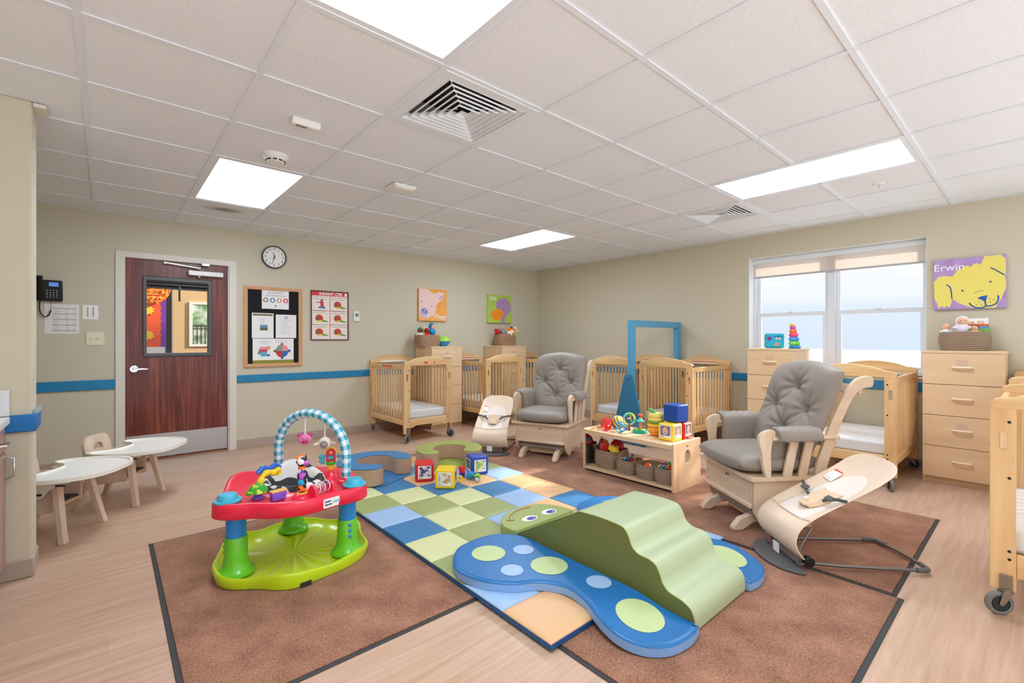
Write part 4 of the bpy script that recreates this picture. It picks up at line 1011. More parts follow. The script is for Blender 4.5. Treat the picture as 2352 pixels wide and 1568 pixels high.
# ------------------------------------------------------------------ checkered play mat
vy = dict(rough=.42, bump=.12, bscale=30)
V = {'B':mat('vinyl_blue',(56,122,172),**vy),'L':mat('vinyl_light_blue',(158,190,226),**vy),'G':mat('vinyl_olive',(160,170,108),**vy),'Y':mat('vinyl_pale_yellow',(214,218,162),**vy),'O':mat('vinyl_tan_orange',(226,180,132),**vy)}
MX0,MX1,MY0,MY1 = 1.28,2.745,1.24,4.14
pat = ['OYBGL','LGLBY','GLOYB','YGLOB','BYGLO','LGYBO','GYBOL','YBOLG','LOLGY','GLYOB']
pm = thing('play_mat','padded folding play mat of blue, green, yellow and orange squares','play mat',(MX0,MY0,.009))
cw = (MX1-MX0)/5; ch = (MY1-MY0)/10
b_ = MB(); b_.box((.0,.0,0),(MX1-MX0,MY1-MY0,.026)); b_.build('blue_underside',mat('vinyl_deep_blue',(16,84,140),.45),pm,bevel=.005)
for ri,row in enumerate(pat):
    for ci,k in enumerate(row):
        x_,y_ = ci*cw, ri*ch; cx,cy = x_+cw/2,y_+ch/2
        seed = random.random()*6
        def ol(u,v): return (cx+u*cw/2, cy+v*ch/2)
        fold = (ri % 2 == 1)
        def tp(u,v): 
            e = ((1-abs(u)**14)*(1-abs(v)**(10 if fold else 14)))**.5
            return .027+.0085*e+.0007*sin(u*4+seed)*sin(v*5+seed)*e
        MB().cushion(ol,tp,lambda u,v:.0255,16,16).build('vinyl_square',V[k],pm,angle=60)
bt = thing('play_mat','corner of a folded blue mat peeking out behind the foam caterpillar','play mat',(2.52,1.15,.0095)) if 0 else None

# ------------------------------------------------------------------ caterpillar climber
ZM = .0455
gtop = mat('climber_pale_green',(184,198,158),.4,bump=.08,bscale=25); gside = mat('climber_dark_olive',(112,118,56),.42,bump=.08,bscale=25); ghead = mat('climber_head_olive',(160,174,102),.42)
bw = mat('wing_blue',(30,112,176),.38,bump=.08,bscale=20); bws = mat('wing_side_blue',(134,176,228),.42,bump=.08,bscale=20)
cl = thing('foam_climber','green foam caterpillar climber with ramp and wavy steps','foam climber',(1.80,.93,0))
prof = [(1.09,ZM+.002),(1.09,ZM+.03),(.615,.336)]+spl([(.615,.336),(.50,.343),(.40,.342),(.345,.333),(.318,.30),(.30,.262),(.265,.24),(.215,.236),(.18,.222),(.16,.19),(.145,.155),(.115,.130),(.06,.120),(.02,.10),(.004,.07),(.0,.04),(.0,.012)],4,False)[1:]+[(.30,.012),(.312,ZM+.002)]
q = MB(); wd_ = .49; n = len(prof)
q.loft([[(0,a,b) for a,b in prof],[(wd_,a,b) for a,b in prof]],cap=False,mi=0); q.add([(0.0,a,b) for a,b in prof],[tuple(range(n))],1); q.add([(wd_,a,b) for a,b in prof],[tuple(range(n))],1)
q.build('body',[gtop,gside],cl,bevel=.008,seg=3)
# piping
MB().tube([(.001,a,b) for a,b in prof[1:-2]],.0028,6).build('piping',ghead,cl)
hd = [(0,1.085),(-.02,1.12),(-.015,1.20),(.03,1.27),(.11,1.325),(.22,1.345),(.34,1.335),(.42,1.29),(.475,1.20),(.49,1.085)]
hs = spl(hd,5,False)
q = MB(); q.cushion(lambda u,v:(u,v),lambda u,v:0,lambda u,v:0,2,2) if 0 else q.prism(hs,ZM,.096,'z'); q.build('head',ghead,cl,bevel=.012,seg=3)
for (x,y) in ((.175,1.165),(.345,1.165)):
    ew = MB().prism(ell(x,y,.058,.036),.0965,.098,'z').build('eye',white_v,cl,smooth=False)
    MB().prism(ell(x+.008,y-.008,.035,.022),.098,.0988,'z').build('iris',mat('iris_blue',(58,76,158),.3),ew,smooth=False); MB().prism(ell(x+.02,y-.016,.006,.005,10),.0988,.0994,'z').build('glint',white_v,ew,smooth=False)
MB().tube(spl([(.06,1.215,.0975),(.10,1.27,.0975),(.20,1.31,.0975),(.31,1.305,.0975)],6,False),.0022,6).build('smile',mat('smile_red',(170,80,50),.5),cl)
MB().tube(spl([(.045,1.235,.0975),(.06,1.215,.0975),(.085,1.205,.0975)],4,False),.0022,6).build('smile',mat('smile_red',(170,80,50),.5),cl)
wl = [(1.797,.912),(1.712,.90),(1.60,.92),(1.52,.985),(1.482,1.085),(1.50,1.19),(1.55,1.30),(1.567,1.42),(1.50,1.535),(1.40,1.60),(1.31,1.72),(1.28,1.87),(1.33,1.985),(1.415,2.07),(1.50,2.095),(1.60,2.10),(1.70,2.07),(1.775,1.98),(1.797,1.90)]
def droop(y): 
    s_ = max(0,min(1,(1.235-y)/.28)); return -.032*s_*s_*(3-2*s_)
def wing(flip, lb):
    fx = (lambda x: x) if not flip else (lambda x: 4.09-x)
    t = thing('foam_wing', lb, 'foam mat', (fx(1.6),1.5,0), 0, 'blue foam wings')
    out = spl(wl,5,False)
    n = len(out); N = 26
    # grid fill by rows of y so that the foam can sag over the mat edge
    import bisect
    lay = []
    cxs = []
    q = MB()
    ring = []
    # resample outline with rim rounding, top made from shrinking rings
    def shrink(d):
        res = []
        for i,(x,y) in enumerate(out):
            a = out[i-1] if i else out[-1]; b = out[(i+1) % n]
            tx,ty = b[0]-a[0],b[1]-a[1]; l_ = hypot(tx,ty) or 1
            res.append((x+ty/l_*d, y-tx/l_*d))
        return res
    cyc = sum(p[1] for p in out)/n
    rings = []
    for d,z in ((0,.0),(-.001,.033),(.003,.039),(.010,.043),(.020,.044)):
        sh = shrink(d)
        rings.append([(fx(x)-fx(1.6), y-1.5, ZM+z+droop(y)) for x,y in sh])
    sgn = 1
    q.loft(rings[:2],1,cap=False); q.loft(rings[1:],0,cap=False)
    top = shrink(.020)
    # triangulated cap with enough points for the sag
    bm = bmesh.new(); vv = [bm.verts.new((x,y,0)) for x,y in top]; ee = [bm.edges.new((vv[i],vv[(i+1) % n])) for i in range(n)]
    bmesh.ops.triangle_fill(bm,edges=ee,use_beauty=True); 
    for yc in [.95+.05*k for k in range(9)]: bmesh.ops.bisect_plane(bm,geom=bm.verts[:]+bm.edges[:]+bm.faces[:],plane_co=(0,yc,0),plane_no=(0,1,0))
    bm.verts.index_update()
    q.add([(fx(v.co.x)-fx(1.6),v.co.y-1.5,ZM+.044+droop(v.co.y)) for v in bm.verts],[tuple(v.index for v in f.verts) for f in bm.faces],0)
    q.add([(fx(v.co.x)-fx(1.6),v.co.y-1.5,ZM+droop(v.co.y)) for v in bm.verts],[tuple(v.index for v in f.verts) for f in bm.faces],1)
    bm.free()
    bm = None
    o = q.build('foam_pad',[bw,bws],t,angle=60)
    dots = [(1.548,1.885,.062,.052,'p'),(1.704,1.838,0,0,''),(1.50,1.675,.038,.038,'l'),(1.62,1.84,.036,.034,'l')]
    D = [((1.50,1.905),(.088,.088),0),((1.475,1.690),(.055,.055),1),((1.665,1.815),(.055,.055),1),((1.645,1.605),(.092,.092),0),((1.705,1.345),(.058,.058),1),((1.65,1.09),(.098,.098),0)]
    for (c_,r_,k) in D:
        q = MB(); ps = ell(c_[0],c_[1],r_[0],r_[1],40)
        q.add([(fx(x)-fx(1.6),y-1.5,ZM+.0455+droop(y)) for x,y in ps]+[(fx(c_[0])-fx(1.6),c_[1]-1.5,ZM+.0458+droop(c_[1]))],[(i,(i+1) % 40,40) for i in range(40)])
        q.build('spot',mat('spot_green',(194,212,150),.4) if k == 0 else mat('spot_blue',(160,192,228),.4),o,smooth=False)
    return t
wing(False,'blue foam wing mat with pale spots on the near side of the caterpillar climber')
wing(True,'blue foam wing mat with pale spots on the far side of the caterpillar climber')

# ------------------------------------------------------------------ ring seats
tan = mat('tan_vinyl',(188,154,126),.45,bump=.1,bscale=20)
def ring_seat(lb, x, y, gap_c, gap_w, topm, padm):
    t = thing('soft_floor_chair', lb, 'soft seat', (x,y,ZM), 0, 'soft C shaped floor seats')
    a0 = R(gap_c+gap_w/2); a1 = R(gap_c-gap_w/2)+2*pi; Rm,hw_ = .232,.078
    pts = []
    n = 40
    for k in range(n+1): a = a0+(a1-a0)*k/n; pts.append(((Rm+hw_)*cos(a),(Rm+hw_)*sin(a)))
    for k in range(1,10): b = a1+pi*k/10; pts.append((Rm*cos(a1)+hw_*cos(b),Rm*sin(a1)+hw_*sin(b)))
    for k in range(n+1): a = a1+(a0-a1)*k/n; pts.append(((Rm-hw_)*cos(a),(Rm-hw_)*sin(a)))
    for k in range(1,10): b = a0+pi+pi*k/10; pts.append((Rm*cos(a0)+hw_*cos(b),Rm*sin(a0)+hw_*sin(b)))
    MB().prism(pts,.004,.136,'z').build('side_wall',tan,t,bevel=.006)
    MB().prism(pts,.1362,.144,'z').build('top_cover',topm,t,bevel=.006,seg=3)
    g = R(gap_c); q = MB()
    pp_ = [(.17*cos(a),.17*sin(a)) for a in [g+R(60)+k*R(240)/14 for k in range(15)]]
    e_ = [(.31*cos(g-R(38)),.31*sin(g-R(38))),(.31*cos(g+R(38)),.31*sin(g+R(38)))]
    q.prism(pp_+e_,.0005,.0035,'z'); q.build('floor_flap',padm,t,bevel=.001)
ring_seat('tan C shaped floor seat with a blue top, leftmost on the play mat',1.715,3.735,-66,105,V['B'],V['B'])
ring_seat('tan C shaped floor seat with an olive green top, behind the red cube',2.43,3.685,-115,112,mat('ring_green',(160,172,90),.42),mat('flap_green',(152,168,76),.45))
# ------------------------------------------------------------------ baby activity centre
ac = thing('activity_centre','red, blue and lime plastic baby activity centre with a gingham toy arch','activity centre',(.778,2.732,.009))
lime = mat('lime_plastic',(196,226,30),.3,coat=.2); grn = mat('green_plastic',(104,200,36),.3,coat=.2); blu = mat('blue_plastic',(24,140,220),.3,coat=.2); redpl = mat('red_plastic',(238,40,70),.32,coat=.2)
knobm = mat('teal_knob',(70,186,216),.35); pur = mat('purple_plastic',(124,90,214),.35); org = mat('orange_plastic',(250,130,40),.35); yel = mat('yellow_plastic',(250,214,50),.35)
A0 = R(74.8)
def rad(a, base, corner, side):
    c_ = cos(3*(a-A0))       # 1 at the three corners
    return base+corner*max(0,c_)**2+side*max(0,-c_)**2
def ringp(r_, z, wob=0, sc=1, n=120): 
    return [(r_(2*pi*k/n)*sc*cos(2*pi*k/n), r_(2*pi*k/n)*sc*sin(2*pi*k/n), z(2*pi*k/n) if callable(z) else z) for k in range(n)]
rb_ = lambda a: rad(a,.372,.035,.022)+.006*sin(9*a)
rim = lambda a: .062+.014*max(0,-cos(3*(a-A0)))+.006*sin(6*a+1)
def flute(sc): return lambda a: .032-.010*sc*0+.006*sc*cos(22*a)*(1-sc)*3
q = MB()
rings = [ringp(rb_,.0,sc=.93),ringp(rb_,.004,sc=.965),ringp(rb_,lambda a:rim(a)-.012,sc=1.0),ringp(rb_,rim,sc=.985),ringp(rb_,rim,sc=.955),ringp(rb_,lambda a:rim(a)-.012,sc=.93)]
for sc in (.84,.7,.5,.3,.12,.02): rings.append(ringp(rb_,(lambda s_:(lambda a:.026+.007*s_*cos(20*a)*min(1,(1-s_)*3)+.02*max(0,s_-.6)**1.5))(sc),sc=sc))
q.loft(rings); q.build('base_tray',lime,ac,angle=50)
for x in (-.078,):
    MB().box((-.02,-.4,0),(.03,-.383,.022),0).build('slot',blackrub_m,ac,smooth=False).location = (-.078+.02,.016,0)
corner = [(.305*cos(A0+k*2*pi/3), .305*sin(A0+k*2*pi/3)) for k in range(3)]
for (x,y) in corner:
    ob_ = (x*.04/.305, y*.04/.305)
    lg = MB().lathe([(.085,.036),(.082,.05),(.066,.062),(.06,.075),(.056,.10),(.053,.12),(.051,.215),(.049,.218),(.001,.22)],(x,y,0)).build('leg',grn,ac)
    MB().lathe([(.046,.20),(.046,.345),(.001,.345)],(x,y,0)).build('upper_leg',blu,lg)
    a = atan2(y,x)-.9
    q = MB()
    for z in (.135,.165,.195): q.ball((x+.053*cos(a),y+.053*sin(a),z),(.009,.009,.009))
    q.build('height_button',blu,lg)
rt = lambda a: rad(a,.335,.075,.012)
def th_(a):   # the raised wing between the left and the back corner
    d_ = (a-R(135)+pi) % (2*pi)-pi
    return .405+.045*exp(-(d_/.5)**2)
q = MB()
rings = [ringp(rt,.33,sc=.985),ringp(rt,.335,sc=1.0),ringp(rt,lambda a:th_(a)-.016,sc=.995),ringp(rt,lambda a:th_(a)-.004,sc=.98),ringp(rt,th_,sc=.95),ringp(rt,lambda a:th_(a)-.006,sc=.90),ringp(rt,.392,sc=.78),ringp(rt,.39,sc=.62),
 ringp(lambda a:.185,.40),ringp(lambda a:.178,.404),ringp(lambda a:.168,.40),ringp(lambda a:.165,.335)]
q.loft(rings,loop=True); q.build('play_tray',redpl,ac,angle=50)
# cow print seat
cowm = bpy.data.materials.new('cow_print'); cowm.use_nodes = True
def cow(m, c1, c2, sc, thr):
    nt = m.node_tree; N = nt.nodes; L = nt.links; b = N['Principled BSDF']; b.inputs['Roughness'].default_value = .7
    tc = N.new('ShaderNodeTexCoord'); n = N.new('ShaderNodeTexNoise'); n.inputs['Scale'].default_value = sc; n.inputs['Detail'].default_value = 0; n.inputs['Distortion'].default_value = .3
    r = N.new('ShaderNodeValToRGB'); r.color_ramp.interpolation = 'CONSTANT'; r.color_ramp.elements[1].position = thr
    r.color_ramp.elements[0].color = lin(c1); r.color_ramp.elements[1].color = lin(c2)
    L.new(tc.outputs['Object'],n.inputs['Vector']); L.new(n.outputs['Fac'],r.inputs[0]); L.new(r.outputs[0],b.inputs['Base Color'])
cow(cowm,(236,232,228),(58,58,62),14,.52)
def sz(a): 
    d_ = (a-R(78)+pi) % (2*pi)-pi
    return .425+.075*exp(-(d_/.85)**2)
q = MB()
K = lambda r_: (lambda a: r_)
q.loft([ringp(K(.164),.38),ringp(K(.166),lambda a:sz(a)-.03),ringp(K(.155),lambda a:sz(a)+.0),ringp(K(.135),lambda a:sz(a)+.004),ringp(K(.118),lambda a:sz(a)-.02),ringp(K(.112),.36),ringp(K(.10),.31),ringp(K(.03),.29),ringp(K(.12),.275),ringp(K(.15),.31),ringp(K(.162),.36)],cap=False,loop=True)
q.build('seat_fabric',cowm,ac,angle=80)
MB().lathe([(.02,.262),(.10,.268),(.145,.29),(.160,.33),(.155,.335),(.14,.30),(.10,.275),(.02,.27)]).build('seat_cup',lime,ac)
# knobs, one on each corner
for (x,y) in corner:
    k_ = 1.13
    MB().lathe([(.001,-.004),(.062,-.004),(.062,.004),(.045,.007),(.043,.026),(.038,.032),(.02,.034),(.001,.034)],(x*k_,y*k_,.405)).build('corner_knob',knobm,ac)
# arch
f0 = Vector((.242,-.128,0)); f1 = Vector((.004,.324,0)); mid = (f0+f1)/2; dv = (f0-f1)/2; 
pts = []
for k in range(6): pts.append(tuple(f0+Vector((0,0,.40+.14*k/6))-dv*.0))
for k in range(37):
    a = pi*k/36; pts.append(tuple(mid+dv*cos(a)*1.0+Vector((0,0,.54+.225*sin(a)))))
for k in range(5,-1,-1): pts.append(tuple(f1+Vector((0,0,.40+.14*k/6))))
# resample evenly
P_ = [Vector(p) for p in pts]; cum = [0]
for i in range(1,len(P_)): cum.append(cum[-1]+(P_[i]-P_[i-1]).length)
def at(s_):
    for i in range(1,len(P_)):
        if cum[i] >= s_: f_ = (s_-cum[i-1])/max(1e-9,cum[i]-cum[i-1]); return P_[i-1].lerp(P_[i],f_)
    return P_[-1]
NN = 168; pe = [at(cum[-1]*k/NN) for k in range(NN+1)]
rr = [.0255+.0012*sin(k*1.1) for k in range(NN+1)]
ging = [mat('gingham_white',(240,246,250),.7),mat('gingham_light',(150,208,224),.7),mat('gingham_teal',(40,158,182),.7)]
MB().tube(pe,rr,24,mf=lambda i,j: ((i//4) % 2)+((j//3) % 2)).build('gingham_arch',ging,ac)
for f_ in (f0,f1):
    MB().lathe([(.05,.392),(.045,.405),(.034,.41),(.031,.42),(.001,.421)],(f_.x,f_.y,0)).build('arch_socket',redpl,ac)
# hanging pig and lamb
def hang(fr, zc, nm):
    p = at(cum[-1]*fr); tp_ = p.z-.024
    q = MB(); q.box((p.x-.003,p.y-.003,zc+.03),(p.x+.003,p.y+.003,tp_)); return p, q.build(nm,mat('white_ribbon',(244,242,240),.6),ac,smooth=False)
camd = Matrix.Rotation(atan2(-.95,-.31)+pi/2,4,'Z')   # faces the front of the toy
p,rb1 = hang(.545,.607,'ribbon')
M_ = T(p.x,p.y,.607)@camd
pigp = mat('plush_pink',(238,130,180),.75,sheen=.3); pigd = mat('plush_rose',(206,70,130),.75)
h1 = MB().ball((0,0,0),(.036,.026,.031),0,M_).build('pig_head',pigp,ac)
for s_ in (-1,1): MB().ball((s_*.028,0,.026),(.015,.006,.013),0,M_).build('ear',pigd,h1)
q = MB(); q.ball((0,-.022,-.008),(.02,.01,.013),0,M_); q.build('snout',pigd,h1)
q = MB()
for s_ in (-1,1): q.ball((s_*.007,-.031,-.008),(.0028,.002,.005),0,M_); q.tube([T(*M_.to_translation())@camd@Vector((s_*.012-.006,-.0255,.009)),T(*M_.to_translation())@camd@Vector((s_*.012,-.026,.012)),T(*M_.to_translation())@camd@Vector((s_*.012+.006,-.0255,.009))],.0012,5)
q.build('face',ink,h1)
p,rb2 = hang(.40,.598,'ribbon')
M_ = T(p.x,p.y,.598)@camd
wool = mat('plush_cream',(234,226,210),.8,sheen=.3); gry = mat('plush_grey',(142,140,142),.8)
h2 = MB().ball((0,0,0),(.034,.028,.036),0,M_).build('lamb_head',wool,ac)
for s_ in (-1,1): MB().ball((s_*.044,0,.008),(.019,.006,.009),0,M_@Matrix.Rotation(s_*.25,4,'Y')).build('ear',wool,h2)
MB().ball((-.004,-.016,-.004),(.023,.018,.025),0,M_).build('muzzle',gry,h2); MB().ball((-.004,-.034,-.002),(.005,.003,.004),0,M_).build('nose',mat('pink_nose',(240,170,180),.6),h2)
# tray toys
cow2 = bpy.data.materials.new('cow_plastic'); cow2.use_nodes = True; cow(cow2,(244,242,240),(30,28,30),38,.55); cow2.node_tree.nodes['Principled BSDF'].inputs['Roughness'].default_value = .3
x,y = -.028,-.232
sp_ = MB().lathe([(.055,.385),(.045,.40),(.03,.41),(.001,.412)],(x,y,0)).build('spinner_base',redpl,ac)
MB().torus((x,y,.412),.022,.0045).build('ring',yel,sp_)
cm_ = {}
for k,(n_,c_) in enumerate((('orange_cow',(250,120,40)),('blue_cow',(50,170,220)),('purple_cow',(190,90,210)))):
    m_ = bpy.data.materials.new(n_+'_print'); m_.use_nodes = True; cow(m_,c_,(30,28,30),46,.56)
    MB().lathe([(.001,.0),(.020,.0),(.0225,.004),(.0225,.024),(.020,.028),(.001,.028)],(x,y,.425+.03*k)).build('spinner_bead',m_,sp_)
MB().cyl((x,y,.405),(x,y,.535),.005).build('rod',pur,sp_)
q = MB(); q.ball((x,y,.572),(.028,.026,.028)); q.ball((x+.014,y-.015,.566),(.018,.016,.015),1); q.ball((x-.02,y,.596),(.01,.008,.008),2); q.ball((x+.004,y,.603),(.012,.008,.007),2); q.ball((x+.022,y+.002,.594),(.009,.007,.007)); q.cyl((x,y,.535),(x,y,.55),.018,mi=2)
q.build('cow_head',[cow2,mat('purple_muzzle',(190,100,200),.35),org],sp_)
x,y = .06,-.265
dm_ = Matrix.Rotation(R(22),4,'Z')
rl = MB(); Mx = T(x,y,0)@dm_
for s_ in (-1,1): rl.prism([(-.035,.385),(.035,.385),(.03,.43),(.012,.455),(-.012,.455),(-.03,.43)],s_*.055-.008,s_*.055+.008,'x',0,Mx)
rl.box((-.055,-.035,.385),(.055,.035,.40),0,Mx)
rl.build('roller_bracket',redpl,ac,bevel=.004)
clr = acryl_m; clear_pl = acryl_m
q = MB(); q.tube([Mx@Vector((-.046,0,.432)),Mx@Vector((.046,0,.432))],.027,24); rr_ = q.build('roller',clr,ac)
q = MB()
for k in range(16): a = k*1.9; q.ball(tuple(Mx@Vector((-.035+.07*random.random(),.018*cos(a),.432+.018*sin(a)))),.005,k % 3)
q.build('beads',[redpl,white_m,pur],rr_)
for k in range(3): MB().torus((0,0,0),.0275,.0025,24,6,0,Mx@T(-.03+.03*k,0,.432)@RY(90)).build('roller_rib',white_m,rr_)
q = MB(); Mx = T(-.135,-.20,0)@Matrix.Rotation(R(8),4,'Z'); q.loft([[Mx@Vector(p) for p in ((-.032,-.025,.395),(.032,-.025,.395),(.032,.02,.395),(-.032,.02,.395))],[Mx@Vector(p) for p in ((-.036,-.028,.435),(.036,-.028,.435),(.036,.0,.44),(-.036,.0,.44))]]); bx = q.build('toy_box',pur,ac,bevel=.003)
MB().box((-.038,-.03,.436),(.038,.012,.443),0,Mx).build('flap',mat('tan_flap',(232,178,96),.4),bx,bevel=.002)
x,y = -.205,-.115
q = MB(); q.lathe([(.001,0),(.045,.0),(.044,.012),(.03,.032),(.012,.042),(.001,.043)],(x,y,.425),sx=1.05); q.ball((x-.045,y-.01,.43),(.014,.012,.011))
tm = bpy.data.materials.new('turtle_spots'); tm.use_nodes = True; cow(tm,(60,170,50),(220,230,60),60,.6)
tt = q.build('turtle',tm,ac); MB().lathe([(.03,.395),(.02,.405),(.012,.425),(.001,.43)],(x,y,0)).build('turtle_foot',pur,tt)
x,y = -.14,-.05
Mx = T(x,y,0)@Matrix.Rotation(R(20),4,'Z')
q = MB(); q.tube([Mx@Vector(p) for p in spl([(-.05,.0,.45),(-.03,0,.49),(0,0,.50),(.03,0,.49),(.05,0,.50),(.06,0,.475)],5,False)],[.016+.003*sin(k) for k in range(26)],12); yd = q.build('duck_bar',yel,ac)
q = MB(); q.tube([Mx@Vector(p) for p in spl([(-.055,.01,.505),(-.02,.01,.525),(.01,.01,.51),(.04,.01,.525),(.068,.01,.505)],5,False)],.014,10); q.build('cloud_bar',mat('deep_blue_plastic',(24,96,200),.3),yd)
q = MB(); q.tube([Mx@Vector((-.05,0,.39)),Mx@Vector((-.05,0,.46))],.01,8); q.build('stalk',mat('peach_plastic',(244,200,170),.4),yd)
x,y = .21,.02
q = MB().lathe([(.055,.385),(.05,.41),(.03,.43),(.001,.432)],(x,y,0)).build('house_base',redpl,ac)
hs_ = MB(); Mx = T(x,y,0)@camd
hs_.lathe([(.001,.432),(.012,.432),(.022,.468),(.001,.468)],M=Mx,mi=2); hs_.lathe([(.001,.468),(.028,.468),(.03,.476),(.026,.484),(.001,.484)],M=Mx,mi=3)
hs_.plate([(-.026,.484),(.026,.484),(.026,.53),(.022,.545),(0,.56),(-.022,.545),(-.026,.53)],[rect(-.016,.494,.016,.52)],-.014,.014,'y',0,Mx)
hs_.box((-.006,-.0155,.53),(.006,-.013,.544),2,Mx)
o = hs_.build('barn_toy',[mat('barn_red',(214,30,64),.3),knobm,yel,tm],ac,bevel=.0015)
MB().tube([Mx@Vector(p) for p in [(-.03,0,.53),(-.024,0,.552),(0,0,.568),(.024,0,.552),(.03,0,.53)]],.0055,8).build('roof',yel,o)
MB().box((-.014,-.008,.496),(.014,.008,.518),0,Mx).build('window_block',knobm,o,bevel=.002)
q = MB()
for k,(dx,dz) in enumerate(((-.045,.50),(-.055,.515),(-.052,.49),(-.04,.515),(-.045,.482),(.045,.51))): q.ball(tuple(Mx@Vector((dx,0,dz))),(.014,.010,.012))
q.build('teether',mat('clear_teal',(90,200,226),.2,trans=.3),o)
# sticker with the maker's lettering on the front skirt
a = R(-73.6); e1 = (rt(a-.06)*cos(a-.06), rt(a-.06)*sin(a-.06)); e2 = (rt(a+.06)*cos(a+.06), rt(a+.06)*sin(a+.06))
ta = atan2(e2[1]-e1[1], e2[0]-e1[0]); mx_,my_ = rt(a)*cos(a), rt(a)*sin(a); Ms = T(mx_,my_,.361)@Matrix.Rotation(ta,4,'Z')
MB().plate([(x_,z_) for x_,z_ in rrect(-.05,-.023,.05,.023,.006,3)],[],-.0035,.004,'y',0,Ms).build('sticker',white_v,ac,smooth=False)
def stx(s_, sz, dx, dz, m_):
    p_ = Ms@Vector((dx,-.0042,dz)); txt(s_,'sticker_lettering',sz,tuple(p_),(R(90),0,ta),m_,ac,bold=.0004)
stx('exer-',.017,-.024,.010,navy); stx('saucer',.015,-.022,-.006,ink); stx('jump',.020,.026,.003,mat('teal_print',(70,180,200),.5))

# ------------------------------------------------------------------ photo cubes
def cube(lb, x,y,z, rz, c, pics, s=.15, blank=False, grp='soft photo cubes'):
    t = thing('photo_cube', lb, 'soft cube', (x,y,z), R(rz), grp)
    m = mat('cube_%d_%d_%d'%c, c, .35, coat=.2)
    MB().box((-s/2,-s/2,0),(s/2,s/2,s)).build('cube',m,t,bevel=.014,seg=4)
    # two visible faces: -y face and +x or -x face
    for f_,(pa,pb,pc) in pics.items():
        M_ = {'f':Matrix.Identity(4),'r':RZ(90),'l':RZ(-90)}[f_]
        q = MB(); q.box((-.053,-s/2-.0022,.026),(.053,-s/2-.0012,.130),0,M_); ph = q.build('photo_pocket',white_v,t,smooth=False)
        q = MB(); q.box((-.047,-s/2-.0028,.045),(.047,-s/2-.0022,.124),0,M_)
        if pc == 'face':
            q.prism(ell(0,.084,.025,.031,24),-s/2-.0034,-s/2-.0028,'y',1,M_); q.prism([(x_,z_) for x_,z_ in ell(0,.102,.026,.016,16)],-s/2-.0032,-s/2-.0028,'y',2,M_)
            q.prism([(-.035,.045),(.035,.045),(.02,.06),(-.02,.06)],-s/2-.0032,-s/2-.0028,'y',3,M_)
            for e_ in (-.009,.009): q.prism(ell(e_,.088,.0035,.0022,8),-s/2-.0038,-s/2-.0034,'y',2,M_)
            q.prism(ell(0,.069,.009,.004,10),-s/2-.0038,-s/2-.0034,'y',4,M_)
            ms = [mat('ph_bg%d%d%d'%pa,pa,.4),mat('photo_skin',(226,184,164),.5),mat('photo_hair',(130,96,76),.5),mat('ph_b%d%d%d'%pb,pb,.4),mat('photo_lip',(180,90,90),.5)]
        else:
            ms = [mat('ph_n%d%d%d%d%d%d'%(pa+pb),pa,.4,c2=pb,ns=28,ramp=(.45,.55))]
        q.build('photo',ms,ph,smooth=False)
        q = MB(); q.prism(ell(-.042,.036,.0045,.0045,12),-s/2-.0028,-s/2-.0022,'y',0,M_); q.box((-.034,-s/2-.0027,.034),(-.016,-s/2-.0022,.038),0,M_); q.build('caption',ink,ph,smooth=False)
    return t
ZT = ZM
# floor cubes on the play mat
cube('red photo cube on the play mat, left of the yellow one',1.985,3.385,ZT,-28,(214,24,30),{'f':((90,70,120),(230,220,230),'n'),'l':((120,90,70),(200,200,210),'n')})
cube('yellow photo cube on the play mat, between the red and the blue cubes',2.02,3.11,ZT,-42,(244,208,34),{'f':((226,224,222),(196,150,110),'n'),'r':((190,120,140),(90,60,90),'n')})
cube('blue photo cube on the play mat beside the small toys',2.435,3.255,ZT,-17,(18,72,176),{'f':((150,190,110),(220,235,190),'n'),'l':((40,80,40),(110,140,80),'n')},s=.155)
def small(name, lb, cat, x,y,z,grp=None,rz=0): return thing(name, lb, cat, (x,y,z), rz, grp)
t = small('rattle_tube','clear tube rattle with a red end standing between the yellow and blue cubes','toy rattle',2.262,3.235,ZT)
MB().lathe([(.001,0),(.024,0),(.026,.01),(.026,.03),(.024,.04),(.001,.041)]).build('base',mat('rattle_blue',(50,50,170),.3),t); MB().lathe([(.001,.041),(.026,.041),(.027,.075),(.02,.09),(.001,.092)]).build('red_part',mat('rattle_red',(220,30,40),.3),t)
MB().lathe([(.02,.092),(.022,.12),(.022,.165),(.017,.182),(.001,.186)]).build('clear_cap',clear_pl,t)
t = small('teether_toy','blue spiky teether on the play mat by the blue cube','teether',2.275,3.128,ZT)
q = MB(); q.ball((0,0,.035),(.036,.032,.032))
for k in range(6): a = k*pi/3; q.ball((.036*cos(a),.034*sin(a),.03+.02*sin(a*2)),.011)
q.build('body',mat('teether_blue',(20,140,190),.5),t)
t = small('ring_toy','small yellow ring toy on the play mat right of the yellow cube','toy ring',2.165,3.13,ZT)
MB().torus((0,0,.0),.02,.008,24,8,T=T(0,0,.028)@RZ(-40)@RX(90)).build('ring',yel,t)
t = small('ball_rattle','green and clear ball rattle lying in front of the blue cube','toy rattle',2.27,3.045,ZT,rz=R(20))
MB().ball((.045,.02,.028),.028).build('green_ball',mat('apple_green',(140,210,50),.35),t); MB().ball((-.02,-.02,.027),.027).build('clear_ball',clear_pl,t); MB().ball((-.02,-.02,.027),.017).build('inner_beads',mat('speckle',(230,230,240),.4,c2=(120,180,200),ns=80),t)
q = MB()
for k in range(3): q.torus((.012,.0,.024),.015,.004,16,6,T=RZ(20)@RY(90+k*30))
q.build('checked_ring',mat('check_red',(200,30,40),.4,c2=(30,60,60),ns=60,ramp=(.49,.51)),t)
t = small('cloth_toy','orange and purple cloth toy between the red and yellow cubes','toy',2.115,3.36,ZT)
